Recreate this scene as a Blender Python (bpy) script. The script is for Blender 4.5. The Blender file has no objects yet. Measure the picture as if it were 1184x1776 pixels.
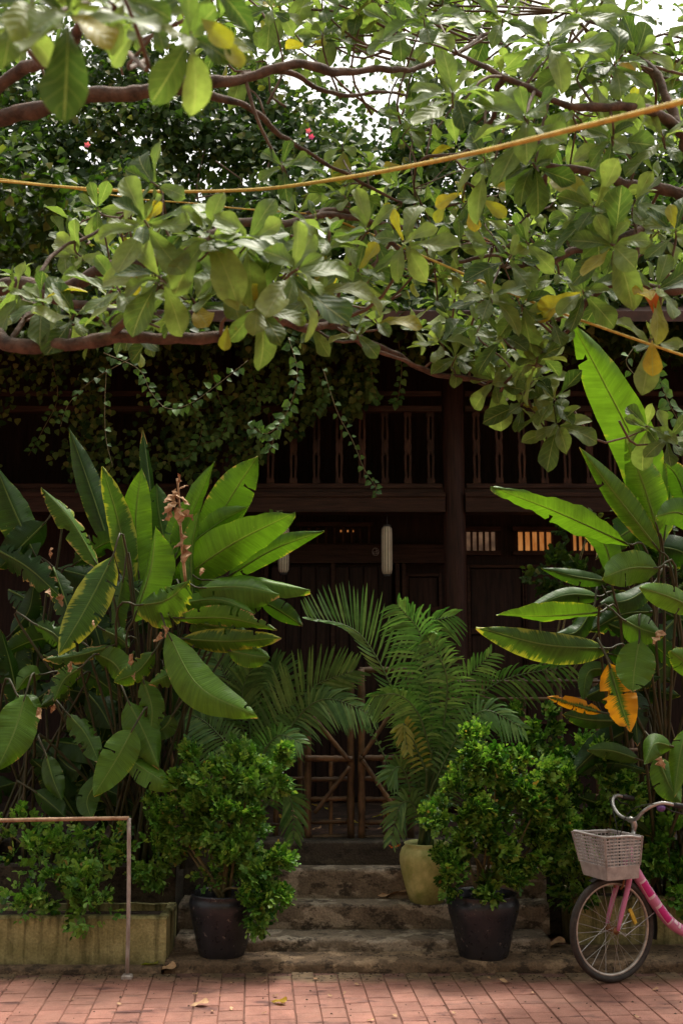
import bpy, bmesh, math, random
import numpy as np
from mathutils import Vector, Matrix, noise

random.seed(7)
RNG = np.random.default_rng(11)
scene = bpy.context.scene
COL = scene.collection

# ------------------------------------------------------------------ camera, sky, sun, exposure
FPX, HCAM = 1900.0, 1.85
TH = math.atan((1165 - 888) / FPX)
CT, ST = math.cos(TH), math.sin(TH)
cam = bpy.data.cameras.new('camera')
cam.sensor_fit = 'AUTO'; cam.sensor_width = 36.0; cam.sensor_height = 36.0
cam.lens = FPX / 1776 * 36
cam.clip_start = 0.05; cam.clip_end = 1000
cam.dof.use_dof = True; cam.dof.focus_distance = 7.3; cam.dof.aperture_fstop = 3.2
camo = bpy.data.objects.new('camera', cam); COL.objects.link(camo)
camo.location = (0, 0, HCAM); camo.rotation_euler = (math.radians(90) + TH, 0, 0)
scene.camera = camo

SUN_DIR = Vector((0.16, 0.30, 0.90)).normalized()      # towards the sun
world = bpy.data.worlds.new('World'); scene.world = world; world.use_nodes = True
wn = world.node_tree; wn.nodes.clear()
sky = wn.nodes.new('ShaderNodeTexSky'); sky.sky_type = 'NISHITA'; sky.sun_disc = False
sky.sun_elevation = math.asin(SUN_DIR.z); sky.sun_rotation = math.atan2(SUN_DIR.x, SUN_DIR.y)
sky.air_density = 1.0; sky.dust_density = 6.0; sky.ozone_density = 1.0
hsv = wn.nodes.new('ShaderNodeHueSaturation'); hsv.inputs['Saturation'].default_value = 0.12
bg = wn.nodes.new('ShaderNodeBackground'); bg.inputs['Strength'].default_value = 0.085
wo = wn.nodes.new('ShaderNodeOutputWorld')
warm = wn.nodes.new('ShaderNodeMix'); warm.data_type = 'RGBA'; warm.blend_type = 'MULTIPLY'; warm.inputs[0].default_value = 1.0
warm.inputs[7].default_value = (1.0, 0.975, 0.91, 1)      # camera white balance of an overcast day, on the warm side
wn.links.new(sky.outputs[0], hsv.inputs['Color']); wn.links.new(hsv.outputs[0], warm.inputs[6]); wn.links.new(warm.outputs[2], bg.inputs['Color'])
wn.links.new(bg.outputs[0], wo.inputs['Surface'])

sl = bpy.data.lights.new('sun', 'SUN'); sl.energy = 1.5; sl.angle = math.radians(10); sl.color = (1.0, 0.93, 0.82)
so = bpy.data.objects.new('sun', sl); COL.objects.link(so)
so.rotation_euler = (-SUN_DIR).to_track_quat('-Z', 'Y').to_euler()
so.location = (0, 0, 12)

vs = scene.view_settings
vs.view_transform = 'Standard'; vs.look = 'None'; vs.exposure = 1.92; vs.gamma = 1.0; vs.use_curve_mapping = False
scene.render.engine = 'CYCLES'
scene.cycles.use_denoising = True
scene.cycles.max_bounces = 8; scene.cycles.diffuse_bounces = 3; scene.cycles.glossy_bounces = 3
scene.cycles.transmission_bounces = 4; scene.cycles.sample_clamp_indirect = 6.0
scene.cycles.caustics_reflective = False; scene.cycles.caustics_refractive = False

def P(u, v, Y):
    """a point of the place: seen at photo pixel (u, v), standing Y metres down the street"""
    yc = (888 - v) / FPX
    k = Y / (CT - yc * ST)
    return Vector(((u - 592) / FPX * k, Y, HCAM + (ST + yc * CT) * k))
def px(n, Y): return n * Y / FPX
R = random.uniform

# ------------------------------------------------------------------ node helpers
class NT:
    def __init__(s, name):
        s.m = bpy.data.materials.new(name); s.m.use_nodes = True
        s.t = s.m.node_tree; s.t.nodes.clear(); s.out = s.t.nodes.new('ShaderNodeOutputMaterial')
    def n(s, typ, ins=None, **kw):
        nd = s.t.nodes.new(typ)
        for k, v in kw.items(): setattr(nd, k, v)
        for k, v in (ins or {}).items():
            if hasattr(v, 'is_output') or isinstance(v, bpy.types.NodeSocket): s.t.links.new(v, nd.inputs[k])
            else: nd.inputs[k].default_value = v
        return nd
    def math(s, op, a, b=0.0, c=0.0, clamp=False):
        nd = s.n('ShaderNodeMath', {0: a, 1: b, 2: c}, operation=op); nd.use_clamp = clamp; return nd.outputs[0]
    def noise(s, vec, scale, detail=4, rough=0.55):
        return s.n('ShaderNodeTexNoise', {'Vector': vec, 'Scale': scale, 'Detail': detail, 'Roughness': rough}).outputs['Fac']
    def ramp(s, fac, stops, interp='LINEAR'):
        nd = s.n('ShaderNodeValToRGB', {'Fac': fac}); r = nd.color_ramp; r.interpolation = interp
        while len(r.elements) < len(stops): r.elements.new(0.5)
        for e, (p, c) in zip(r.elements, stops):
            e.position = p; e.color = (c, c, c, 1) if isinstance(c, (int, float)) else (*c, 1)
        return nd.outputs['Color']
    def mix(s, fac, a, b, typ='MIX'):
        def c(x): return (*x, 1) if isinstance(x, tuple) and len(x) == 3 else x
        nd = s.n('ShaderNodeMix', {'Factor': fac}, data_type='RGBA', blend_type=typ)
        for i, x in ((6, a), (7, b)):
            x = c(x)
            if isinstance(x, bpy.types.NodeSocket): s.t.links.new(x, nd.inputs[i])
            else: nd.inputs[i].default_value = x
        return nd.outputs[2]
    def pos(s): return s.n('ShaderNodeNewGeometry').outputs['Position']
    def objc(s): return s.n('ShaderNodeTexCoord').outputs['Object']
    def scl(s, vec, v3): return s.n('ShaderNodeMapping', {'Vector': vec, 'Scale': v3}).outputs[0]
    def bump(s, h, strength=0.3, dist=0.01):
        return s.n('ShaderNodeBump', {'Height': h, 'Strength': strength, 'Distance': dist}).outputs[0]
    def prin(s, color, rough=0.6, normal=None, spec=0.5, metal=0.0, **extra):
        ins = {'Base Color': (*color, 1) if isinstance(color, tuple) else color, 'Roughness': rough,
               'Specular IOR Level': spec, 'Metallic': metal}
        ins.update(extra)
        if normal is not None: ins['Normal'] = normal
        return s.n('ShaderNodeBsdfPrincipled', ins).outputs[0]
    def done(s, sh): s.t.links.new(sh, s.out.inputs['Surface']); return s.m

def var_mat(name, c1, c2, scale=6, rough=0.7, bump=0.2, bscale=40, stretch=(1, 1, 1), spec=0.4, metal=0.0, bdist=0.004, rnd=0.0):
    m = NT(name); v = m.scl(m.pos(), stretch)
    f = m.noise(v, scale, 6, 0.65)
    col = m.ramp(f, [(0.32, c1), (0.68, c2)])
    if rnd:
        r = m.n('ShaderNodeObjectInfo').outputs['Random']
        col = m.mix(1.0, col, m.ramp(r, [(0, 1 - rnd), (1, 1 + rnd)]), 'MULTIPLY')
    return m.done(m.prin(col, rough, m.bump(m.noise(v, bscale, 5), bump, bdist), spec, metal))

def rnd_val(m):
    r = m.n('ShaderNodeObjectInfo').outputs['Random']
    a = m.n('ShaderNodeAttribute', attribute_name='rnd').outputs['Fac']
    return m.math('FRACT', m.math('ADD', r, a))

def leaf_mat(name, stops, rib=None, ribw=0.035, trans=0.3, tcol=None, rough=0.42, spec=0.5, bump=0.15, vein=0.0, spot=0.0):
    m = NT(name); r = rnd_val(m)
    col = m.ramp(r, stops)
    uv = m.n('ShaderNodeTexCoord').outputs['UV']; sx = m.n('ShaderNodeSeparateXYZ', {0: uv})
    ax = m.math('ABSOLUTE', m.math('SUBTRACT', sx.outputs[0], 0.5))
    nz = m.noise(m.pos(), 28, 3)
    col = m.mix(1.0, col, m.ramp(nz, [(0.3, 0.78), (0.7, 1.2)]), 'MULTIPLY')
    if spot:
        sp = m.ramp(m.noise(m.pos(), 55, 4), [(0.66, 0.0), (0.72, spot)])
        col = m.mix(sp, col, (0.16, 0.10, 0.03))
    h = nz
    if vein:
        w = m.math('SINE', m.math('MULTIPLY', m.math('SUBTRACT', sx.outputs[1], m.math('MULTIPLY', ax, 0.55)), vein))
        col = m.mix(m.math('MULTIPLY', m.math('GREATER_THAN', w, 0.86), 0.22), col, (0.24, 0.30, 0.10))
        h = m.math('ADD', nz, m.math('MULTIPLY', w, 0.35))
    if rib:
        rf = m.ramp(m.math('DIVIDE', ax, ribw), [(0.5, 1.0), (1.0, 0.0)])
        col = m.mix(m.math('MULTIPLY', rf, 0.75), col, rib)
    pr = m.prin(col, rough, m.bump(h, bump, 0.004), spec)
    tr = m.n('ShaderNodeBsdfTranslucent', {'Color': m.mix(1.0, col, tcol or (1.35, 1.5, 0.55), 'MULTIPLY')}).outputs[0]
    return m.done(m.n('ShaderNodeMixShader', {0: trans, 1: pr, 2: tr}).outputs[0])

def banana_mat(name):
    """object colour: R = yellow margin, G = dry brown margin, B = lightness"""
    m = NT(name)
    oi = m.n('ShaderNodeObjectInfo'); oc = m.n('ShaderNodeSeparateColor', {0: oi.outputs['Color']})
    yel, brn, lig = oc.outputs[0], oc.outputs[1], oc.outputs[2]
    uv = m.n('ShaderNodeTexCoord').outputs['UV']; sx = m.n('ShaderNodeSeparateXYZ', {0: uv})
    ax = m.math('MULTIPLY', m.math('ABSOLUTE', m.math('SUBTRACT', sx.outputs[0], 0.5)), 2.0)
    along = m.math('SUBTRACT', sx.outputs[1], m.math('MULTIPLY', ax, 0.05))
    vein = m.n('ShaderNodeTexNoise', {'Vector': m.n('ShaderNodeCombineXYZ', {0: m.math('MULTIPLY', along, 55.0), 1: m.math('MULTIPLY', ax, 0.6), 2: m.math('MULTIPLY', oi.outputs['Random'], 40.0)}).outputs[0], 'Scale': 1.0, 'Detail': 4, 'Roughness': 0.6}).outputs['Fac']
    big = m.noise(m.pos(), 7, 3)
    green = m.mix(lig, (0.014, 0.048, 0.007), (0.115, 0.250, 0.022))  # low lightness puts the shade on inner leaves into the green
    green = m.mix(1.0, green, m.ramp(vein, [(0.3, 0.80), (0.7, 1.22)]), 'MULTIPLY')
    green = m.mix(1.0, green, m.ramp(big, [(0.3, 0.82), (0.7, 1.15)]), 'MULTIPLY')
    # margins that yellow and dry out in an uneven line
    edge = m.math('ADD', ax, m.math('MULTIPLY', m.math('SUBTRACT', vein, 0.5), 1.1))
    edge = m.math('ADD', edge, m.math('MULTIPLY', m.math('SUBTRACT', big, 0.5), 1.3))
    tip = m.ramp(m.math('ADD', sx.outputs[1], m.math('MULTIPLY', m.math('SUBTRACT', big, 0.5), 0.16)), [(0.90, 0.0), (0.99, 0.45)])
    edge = m.math('ADD', edge, tip)
    yf = m.ramp(m.math('ADD', m.math('SUBTRACT', edge, 1.0), yel), [(0.18, 0.0), (0.42, 1.0)])
    col = m.mix(yf, green, m.mix(m.ramp(yel, [(0.75, 0), (0.95, 1)]), (0.34, 0.38, 0.045), (0.62, 0.28, 0.012)))
    bf = m.ramp(m.math('ADD', m.math('SUBTRACT', edge, 1.15), brn), [(0.24, 0.0), (0.34, 1.0)])
    col = m.mix(bf, col, m.mix(vein, (0.30, 0.16, 0.07), (0.50, 0.32, 0.17)))
    sp = m.ramp(m.noise(m.pos(), 60, 2), [(0.74, 0.0), (0.78, 0.6)])
    col = m.mix(sp, col, (0.30, 0.33, 0.12))
    rib = m.ramp(ax, [(0.02, 1.0), (0.055, 0.0)])
    col = m.mix(m.math('MULTIPLY', rib, 0.6), col, (0.20, 0.30, 0.07))
    wv = m.math('SINE', m.math('MULTIPLY', along, 330.0))
    h = m.math('ADD', vein, m.math('MULTIPLY', wv, 0.12))
    rg = m.ramp(big, [(0.3, 0.34), (0.7, 0.50)])
    pr = m.prin(col, rg, m.bump(h, 0.4, 0.007), 0.30)
    tr = m.n('ShaderNodeBsdfTranslucent', {'Color': m.mix(1.0, col, (1.7, 1.7, 0.5), 'MULTIPLY')}).outputs[0]
    return m.done(m.n('ShaderNodeMixShader', {0: 0.30, 1: pr, 2: tr}).outputs[0])

M = {}
M['tree_leaf'] = leaf_mat('tree_leaf', [(0, (0.048, 0.096, 0.022)), (0.35, (0.108, 0.172, 0.044)), (0.7, (0.172, 0.240, 0.072)), (0.975, (0.225, 0.285, 0.088)), (0.99, (0.30, 0.29, 0.04)), (1, (0.38, 0.30, 0.03))], rib=(0.30, 0.34, 0.14), ribw=0.03, trans=0.46, tcol=(1.3, 1.42, 0.64), rough=0.5, spec=0.32, vein=42.0, bump=0.3, spot=0.5)
M['creeper_leaf'] = leaf_mat('creeper_leaf', [(0, (0.020, 0.050, 0.009)), (0.5, (0.045, 0.085, 0.018)), (0.9, (0.10, 0.150, 0.032)), (1, (0.18, 0.18, 0.05))], trans=0.42, rough=0.5, spec=0.2)
M['vine_leaf'] = leaf_mat('vine_leaf', [(0, (0.035, 0.085, 0.016)), (0.6, (0.065, 0.14, 0.028)), (1, (0.10, 0.19, 0.035))], rib=(0.16, 0.22, 0.08), trans=0.25, rough=0.5, spec=0.25)
M['bush_leaf'] = leaf_mat('bush_leaf', [(0, (0.014, 0.062, 0.007)), (0.35, (0.050, 0.155, 0.020)), (0.65, (0.130, 0.290, 0.045)), (0.985, (0.26, 0.40, 0.08)), (0.995, (0.30, 0.20, 0.06))], trans=0.30, rough=0.40, spec=0.32)
M['palm_leaf'] = leaf_mat('palm_leaf', [(0, (0.045, 0.120, 0.026)), (0.6, (0.095, 0.200, 0.048)), (1, (0.165, 0.270, 0.075))], trans=0.22, tcol=(1.1, 1.4, 0.7), rough=0.42, spec=0.35)
M['palm_yellow'] = leaf_mat('palm_yellow', [(0, (0.20, 0.24, 0.04)), (1, (0.28, 0.30, 0.05))], trans=0.25, rough=0.45)
M['banana'] = banana_mat('banana_leaf')
M['stalk'] = var_mat('banana_stalk', (0.018, 0.034, 0.008), (0.070, 0.050, 0.020), 9, 0.55, 0.3, 30, (6, 6, 0.8))
M['palm_stalk'] = var_mat('palm_stalk', (0.05, 0.10, 0.03), (0.10, 0.15, 0.05), 9, 0.5, 0.2, 30)
M['dry'] = var_mat('dry_leaf', (0.20, 0.10, 0.045), (0.52, 0.33, 0.18), 14, 0.7, 0.5, 60)
M['bark'] = var_mat('bark', (0.034, 0.024, 0.018), (0.150, 0.098, 0.070), 14, 0.9, 1.0, 60, (1, 1, 1), bdist=0.008)
M['twig'] = var_mat('twig_bark', (0.07, 0.045, 0.03), (0.16, 0.11, 0.07), 20, 0.8, 0.4, 80)
M['vine_stem'] = var_mat('vine_stem', (0.10, 0.09, 0.04), (0.20, 0.17, 0.08), 20, 0.8, 0.3, 80)
M['wood'] = var_mat('dark_wood', (0.007, 0.0034, 0.0026), (0.034, 0.016, 0.0115), 5, 0.62, 0.5, 22, (9, 9, 0.7), rnd=0.25, spec=0.18)
M['wood_h'] = var_mat('beam_wood', (0.014, 0.0065, 0.0045), (0.056, 0.026, 0.017), 5, 0.62, 0.5, 22, (0.8, 9, 9), rnd=0.15, spec=0.18)
M['wood_b'] = var_mat('baluster_wood', (0.020, 0.009, 0.006), (0.070, 0.032, 0.020), 8, 0.62, 0.5, 30, (6, 6, 1), rnd=0.3, spec=0.18)
M['wood_c'] = var_mat('column_wood', (0.012, 0.0055, 0.004), (0.052, 0.023, 0.016), 5, 0.62, 0.4, 22, (9, 9, 0.6), spec=0.18)
M['bamboo'] = var_mat('bamboo', (0.045, 0.026, 0.014), (0.19, 0.112, 0.058), 7, 0.5, 0.3, 30, (1, 1, 1), rnd=0.3)
M['roof'] = var_mat('roof_tile', (0.03, 0.018, 0.014), (0.08, 0.04, 0.03), 6, 0.85, 0.5, 30)
M['soil'] = var_mat('soil', (0.018, 0.012, 0.008), (0.06, 0.038, 0.024), 14, 0.95, 1.0, 50, bdist=0.02)
M['chrome'] = var_mat('dull_chrome', (0.28, 0.27, 0.26), (0.55, 0.53, 0.50), 30, 0.38, 0.1, 90, metal=0.85)
M['rim'] = var_mat('dull_alloy', (0.30, 0.26, 0.22), (0.55, 0.50, 0.45), 25, 0.45, 0.1, 90, metal=0.6)
M['rust'] = var_mat('rust', (0.12, 0.05, 0.02), (0.30, 0.15, 0.07), 60, 0.8, 0.4, 120)
M['rubber'] = var_mat('tyre_rubber', (0.018, 0.016, 0.015), (0.05, 0.042, 0.037), 25, 0.75, 0.2, 90)
M['fender'] = var_mat('mudguard', (0.012, 0.012, 0.012), (0.03, 0.028, 0.026), 25, 0.5, 0.1, 90)
M['black'] = var_mat('black_plastic', (0.010, 0.010, 0.010), (0.022, 0.020, 0.020), 25, 0.5, 0.1, 90)
M['pink'] = var_mat('pink_paint', (0.46, 0.13, 0.26), (0.60, 0.21, 0.37), 12, 0.32, 0.05, 60)
M['magenta'] = var_mat('magenta_decal', (0.46, 0.01, 0.16), (0.58, 0.02, 0.22), 18, 0.4, 0.05, 60)
M['white_decal'] = var_mat('white_decal', (0.55, 0.36, 0.44), (0.75, 0.6, 0.66), 40, 0.5, 0.05, 60)
M['purple'] = var_mat('purple_plastic', (0.09, 0.04, 0.17), (0.16, 0.08, 0.26), 18, 0.3, 0.05, 60)
M['basket'] = var_mat('grey_plastic', (0.26, 0.235, 0.225), (0.46, 0.43, 0.42), 14, 0.6, 0.2, 90)
M['reflector'] = var_mat('amber_reflector', (0.50, 0.33, 0.03), (0.62, 0.42, 0.05), 30, 0.3, 0.05, 60)
M['paper'] = var_mat('lantern_paper', (0.42, 0.36, 0.26), (0.58, 0.51, 0.39), 9, 0.8, 0.2, 60)
M['rope'] = var_mat('yellow_rope', (0.40, 0.27, 0.04), (0.70, 0.50, 0.09), 40, 0.7, 0.6, 200, (1, 1, 1))
M['rail'] = var_mat('rusty_rail', (0.22, 0.11, 0.055), (0.48, 0.34, 0.22), 22, 0.7, 0.4, 90)
M['post'] = var_mat('painted_post', (0.24, 0.19, 0.16), (0.46, 0.41, 0.38), 18, 0.6, 0.4, 90, (2, 2, 0.6))
M['flower'] = leaf_mat('pink_flower', [(0, (0.55, 0.05, 0.22)), (1, (0.70, 0.12, 0.25))], trans=0.4)
M['red_leaf'] = leaf_mat('red_leaf', [(0, (0.50, 0.08, 0.03)), (1, (0.62, 0.14, 0.04))], trans=0.4)

def paving_material():
    m = NT('paving'); p = m.pos(); r = m.n('ShaderNodeObjectInfo').outputs['Random']
    col = m.ramp(m.noise(p, 5, 6, 0.7), [(0.3, (0.175, 0.074, 0.055)), (0.7, (0.315, 0.145, 0.108))])
    col = m.mix(1.0, col, m.ramp(r, [(0, 0.84), (1, 1.12)]), 'MULTIPLY')
    grit = m.noise(p, 160, 3)
    col = m.mix(1.0, col, m.ramp(grit, [(0.3, 0.75), (0.7, 1.2)]), 'MULTIPLY')
    st = m.ramp(m.noise(m.scl(p, (1.0, 2.6, 1.0)), 3.1, 5, 0.6), [(0.56, 0.0), (0.66, 0.85)])
    col = m.mix(st, col, (0.060, 0.022, 0.020))
    dust = m.ramp(m.noise(p, 1.7, 5, 0.6), [(0.45, 0.0), (0.7, 0.55)])
    col = m.mix(dust, col, (0.22, 0.115, 0.082))
    chip = m.ramp(m.noise(p, 24, 5, 0.75), [(0.60, 0.0), (0.66, 0.7)])
    col = m.mix(chip, col, (0.09, 0.04, 0.032))
    pale = m.ramp(m.noise(p, 38, 4), [(0.66, 0.0), (0.74, 0.5)])
    col = m.mix(pale, col, (0.34, 0.20, 0.165))
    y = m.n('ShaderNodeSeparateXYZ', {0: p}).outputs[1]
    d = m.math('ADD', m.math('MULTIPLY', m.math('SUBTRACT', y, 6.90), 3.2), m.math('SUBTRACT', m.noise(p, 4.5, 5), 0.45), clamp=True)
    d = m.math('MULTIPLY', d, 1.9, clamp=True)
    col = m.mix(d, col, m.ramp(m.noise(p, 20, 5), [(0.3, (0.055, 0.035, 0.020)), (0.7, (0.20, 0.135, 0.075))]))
    return m.done(m.prin(col, m.ramp(m.noise(p, 9, 4), [(0.3, 0.55), (0.7, 0.85)]), m.bump(grit, 0.45, 0.004), 0.35))
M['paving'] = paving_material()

def ground_material():
    m = NT('ground'); p = m.scl(m.pos(), (1, 1, 1))
    b = m.n('ShaderNodeTexBrick', {'Vector': p, 'Color1': (0.29, 0.13, 0.095, 1), 'Color2': (0.24, 0.105, 0.075, 1), 'Mortar': (0.06, 0.04, 0.03, 1), 'Scale': 1.0, 'Mortar Size': 0.006, 'Brick Width': 0.2, 'Row Height': 0.14})
    col = m.mix(1.0, b.outputs['Color'], m.ramp(m.noise(p, 3, 6, 0.7), [(0.3, 0.55), (0.7, 1.2)]), 'MULTIPLY')
    return m.done(m.prin(col, 0.8, m.bump(m.noise(p, 120, 3), 0.4, 0.004), 0.3))
M['ground'] = ground_material()
M['bed'] = var_mat('joint_dirt', (0.085, 0.040, 0.030), (0.16, 0.082, 0.060), 20, 0.95, 0.6, 90)

def concrete_material(name, base, dark, pale, moss=0.0):
    m = NT(name); p = m.pos()
    col = m.ramp(m.noise(p, 9, 6, 0.7), [(0.3, tuple(0.6 * x for x in base)), (0.7, tuple(1.2 * x for x in base))])
    w = m.ramp(m.noise(m.scl(p, (1, 1, 2.2)), 3.6, 4, 0.55), [(0.52, 0.0), (0.56, 0.8)])
    col = m.mix(w, col, pale)
    g = m.ramp(m.noise(m.scl(p, (1, 1, 1.6)), 7.5, 6, 0.75), [(0.52, 0.0), (0.60, 0.9)])
    col = m.mix(g, col, dark)
    if moss:
        mo = m.ramp(m.noise(p, 6, 5, 0.6), [(0.42, 0.0), (0.6, moss)])
        col = m.mix(mo, col, (0.10, 0.11, 0.03))
    fine = m.noise(p, 70, 5)
    col = m.mix(1.0, col, m.ramp(fine, [(0.3, 0.7), (0.7, 1.25)]), 'MULTIPLY')
    return m.done(m.prin(col, 0.85, m.bump(m.math('ADD', fine, m.noise(p, 14, 5)), 0.5, 0.012), 0.3))
M['step'] = concrete_material('worn_concrete', (0.180, 0.142, 0.102), (0.036, 0.028, 0.020), (0.36, 0.305, 0.235))
M['kerb'] = concrete_material('kerb_concrete', (0.150, 0.100, 0.060), (0.040, 0.027, 0.017), (0.28, 0.195, 0.120))
M['dark_concrete'] = concrete_material('dark_brown_concrete', (0.055, 0.045, 0.034), (0.022, 0.018, 0.014), (0.085, 0.070, 0.052))  # darker mix for the top step and the rear planter
M['porch_floor'] = concrete_material('littered_floor', (0.042, 0.023, 0.015), (0.012, 0.007, 0.005), (0.085, 0.046, 0.030))

def planter_material():
    m = NT('mossy_concrete'); p = m.pos()
    col = m.ramp(m.noise(p, 5, 6, 0.65), [(0.3, (0.21, 0.195, 0.075)), (0.7, (0.48, 0.435, 0.21))])
    stk = m.noise(m.scl(p, (9, 9, 0.7)), 2.2, 5, 0.6)
    col = m.mix(m.ramp(stk, [(0.48, 0.0), (0.66, 0.7)]), col, (0.045, 0.044, 0.014))
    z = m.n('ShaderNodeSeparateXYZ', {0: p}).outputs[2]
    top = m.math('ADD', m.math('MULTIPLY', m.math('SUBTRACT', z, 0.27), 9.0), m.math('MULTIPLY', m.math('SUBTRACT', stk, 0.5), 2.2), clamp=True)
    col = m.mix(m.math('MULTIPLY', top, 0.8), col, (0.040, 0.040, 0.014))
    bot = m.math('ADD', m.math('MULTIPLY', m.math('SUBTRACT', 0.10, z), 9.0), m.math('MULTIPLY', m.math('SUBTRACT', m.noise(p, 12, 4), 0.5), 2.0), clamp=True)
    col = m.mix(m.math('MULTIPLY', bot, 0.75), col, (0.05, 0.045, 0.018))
    fine = m.noise(p, 60, 5)
    col = m.mix(1.0, col, m.ramp(fine, [(0.3, 0.75), (0.7, 1.2)]), 'MULTIPLY')
    return m.done(m.prin(col, 0.85, m.bump(m.math('ADD', fine, m.noise(p, 12, 5)), 0.5, 0.01), 0.3))
M['planter'] = planter_material()

def pot_material(name, dark):
    m = NT(name); p = m.pos()
    if dark:
        col = m.ramp(m.noise(p, 8, 5, 0.6), [(0.3, (0.007, 0.008, 0.012)), (0.7, (0.019, 0.020, 0.029))])
        chips = m.ramp(m.noise(p, 26, 5, 0.7), [(0.63, 0.0), (0.66, 0.8)])
        col = m.mix(chips, col, (0.26, 0.22, 0.20))
        z = m.n('ShaderNodeSeparateXYZ', {0: p}).outputs[2]
        du = m.math('MULTIPLY', m.math('SUBTRACT', 0.30, z), m.math('MULTIPLY', m.noise(p, 40, 4), 1.2), clamp=True)
        col = m.mix(du, col, (0.11, 0.10, 0.095))
        return m.done(m.prin(col, m.ramp(m.noise(p, 30, 4), [(0.35, 0.26), (0.7, 0.55)]), m.bump(m.noise(p, 50, 4), 0.2, 0.004), 0.5))
    col = m.ramp(m.noise(m.scl(p, (1, 1, 0.8)), 9, 6, 0.7), [(0.3, (0.26, 0.31, 0.075)), (0.62, (0.60, 0.59, 0.25))])
    col = m.mix(m.ramp(m.noise(p, 38, 4, 0.7), [(0.60, 0.0), (0.70, 0.8)]), col, (0.55, 0.50, 0.27))
    z = m.n('ShaderNodeSeparateXYZ', {0: p}).outputs[2]
    bt = m.math('ADD', m.math('MULTIPLY', m.math('SUBTRACT', 0.40, z), 8.0), m.math('MULTIPLY', m.math('SUBTRACT', m.noise(p, 14, 4), 0.5), 2.0), clamp=True)
    col = m.mix(m.math('MULTIPLY', bt, 0.7), col, (0.09, 0.12, 0.03))
    return m.done(m.prin(col, 0.6, m.bump(m.noise(p, 50, 4), 0.3, 0.004), 0.4))
M['pot_dark'] = pot_material('dark_glaze', True)
M['pot_pale'] = pot_material('mossy_pale_glaze', False)

def glow_material():
    m = NT('lit_interior'); p = m.pos()
    f = m.noise(m.scl(p, (5, 1, 2)), 3, 4)
    col = m.ramp(f, [(0.3, (0.55, 0.14, 0.02)), (0.7, (1.0, 0.42, 0.12))])
    return m.done(m.n('ShaderNodeEmission', {'Color': col, 'Strength': 0.12}).outputs[0])
M['glow'] = glow_material()
def dim_material():
    m = NT('dim_interior')
    return m.done(m.n('ShaderNodeEmission', {'Color': m.ramp(m.noise(m.pos(), 9, 3), [(0.3, (0.05, 0.03, 0.02)), (0.7, (0.20, 0.11, 0.06))]), 'Strength': 0.22}).outputs[0])
M['dim'] = dim_material()

# ------------------------------------------------------------------ geometry helpers
def mesh_of(name, verts, faces, mats, smooth=True, uvs=None, midx=None, rnd=None):
    me = bpy.data.meshes.new(name)
    me.from_pydata([tuple(v) for v in verts], [], [tuple(f) for f in faces])
    for k in (mats if isinstance(mats, (list, tuple)) else [mats]): me.materials.append(M[k])
    if smooth: me.polygons.foreach_set('use_smooth', [True] * len(me.polygons))
    if midx is not None: me.polygons.foreach_set('material_index', midx)
    if uvs is not None:
        ul = me.uv_layers.new(name='UVMap'); li = np.zeros(len(me.loops), dtype=np.int32)
        me.loops.foreach_get('vertex_index', li)
        ul.data.foreach_set('uv', np.asarray(uvs, dtype=np.float32)[li].ravel())
    if rnd is not None:
        a = me.attributes.new('rnd', 'FLOAT', 'FACE'); a.data.foreach_set('value', np.asarray(rnd, dtype=np.float32))
    me.update()
    return me

def link(name, me, parent=None, mw=None):
    o = bpy.data.objects.new(name, me); COL.objects.link(o)
    if parent is not None:
        o.parent = parent; o.matrix_parent_inverse = WORLD[parent.name].inverted()
    if mw is not None: o.matrix_basis = mw
    WORLD[o.name] = (mw.copy() if mw is not None else Matrix.Identity(4))
    return o
WORLD = {}
def thing(name, base, label, cat, group=None):
    o = bpy.data.objects.new(name, None); COL.objects.link(o); o.location = base
    o.empty_display_size = 0.1
    o['label'] = label; o['category'] = cat
    if group: o['group'] = group
    WORLD[o.name] = Matrix.Translation(Vector(base))
    return o
def tag(o, label=None, cat=None, group=None, kind=None):
    if label: o['label'] = label
    if cat: o['category'] = cat
    if group: o['group'] = group
    if kind: o['kind'] = kind
    return o

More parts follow.
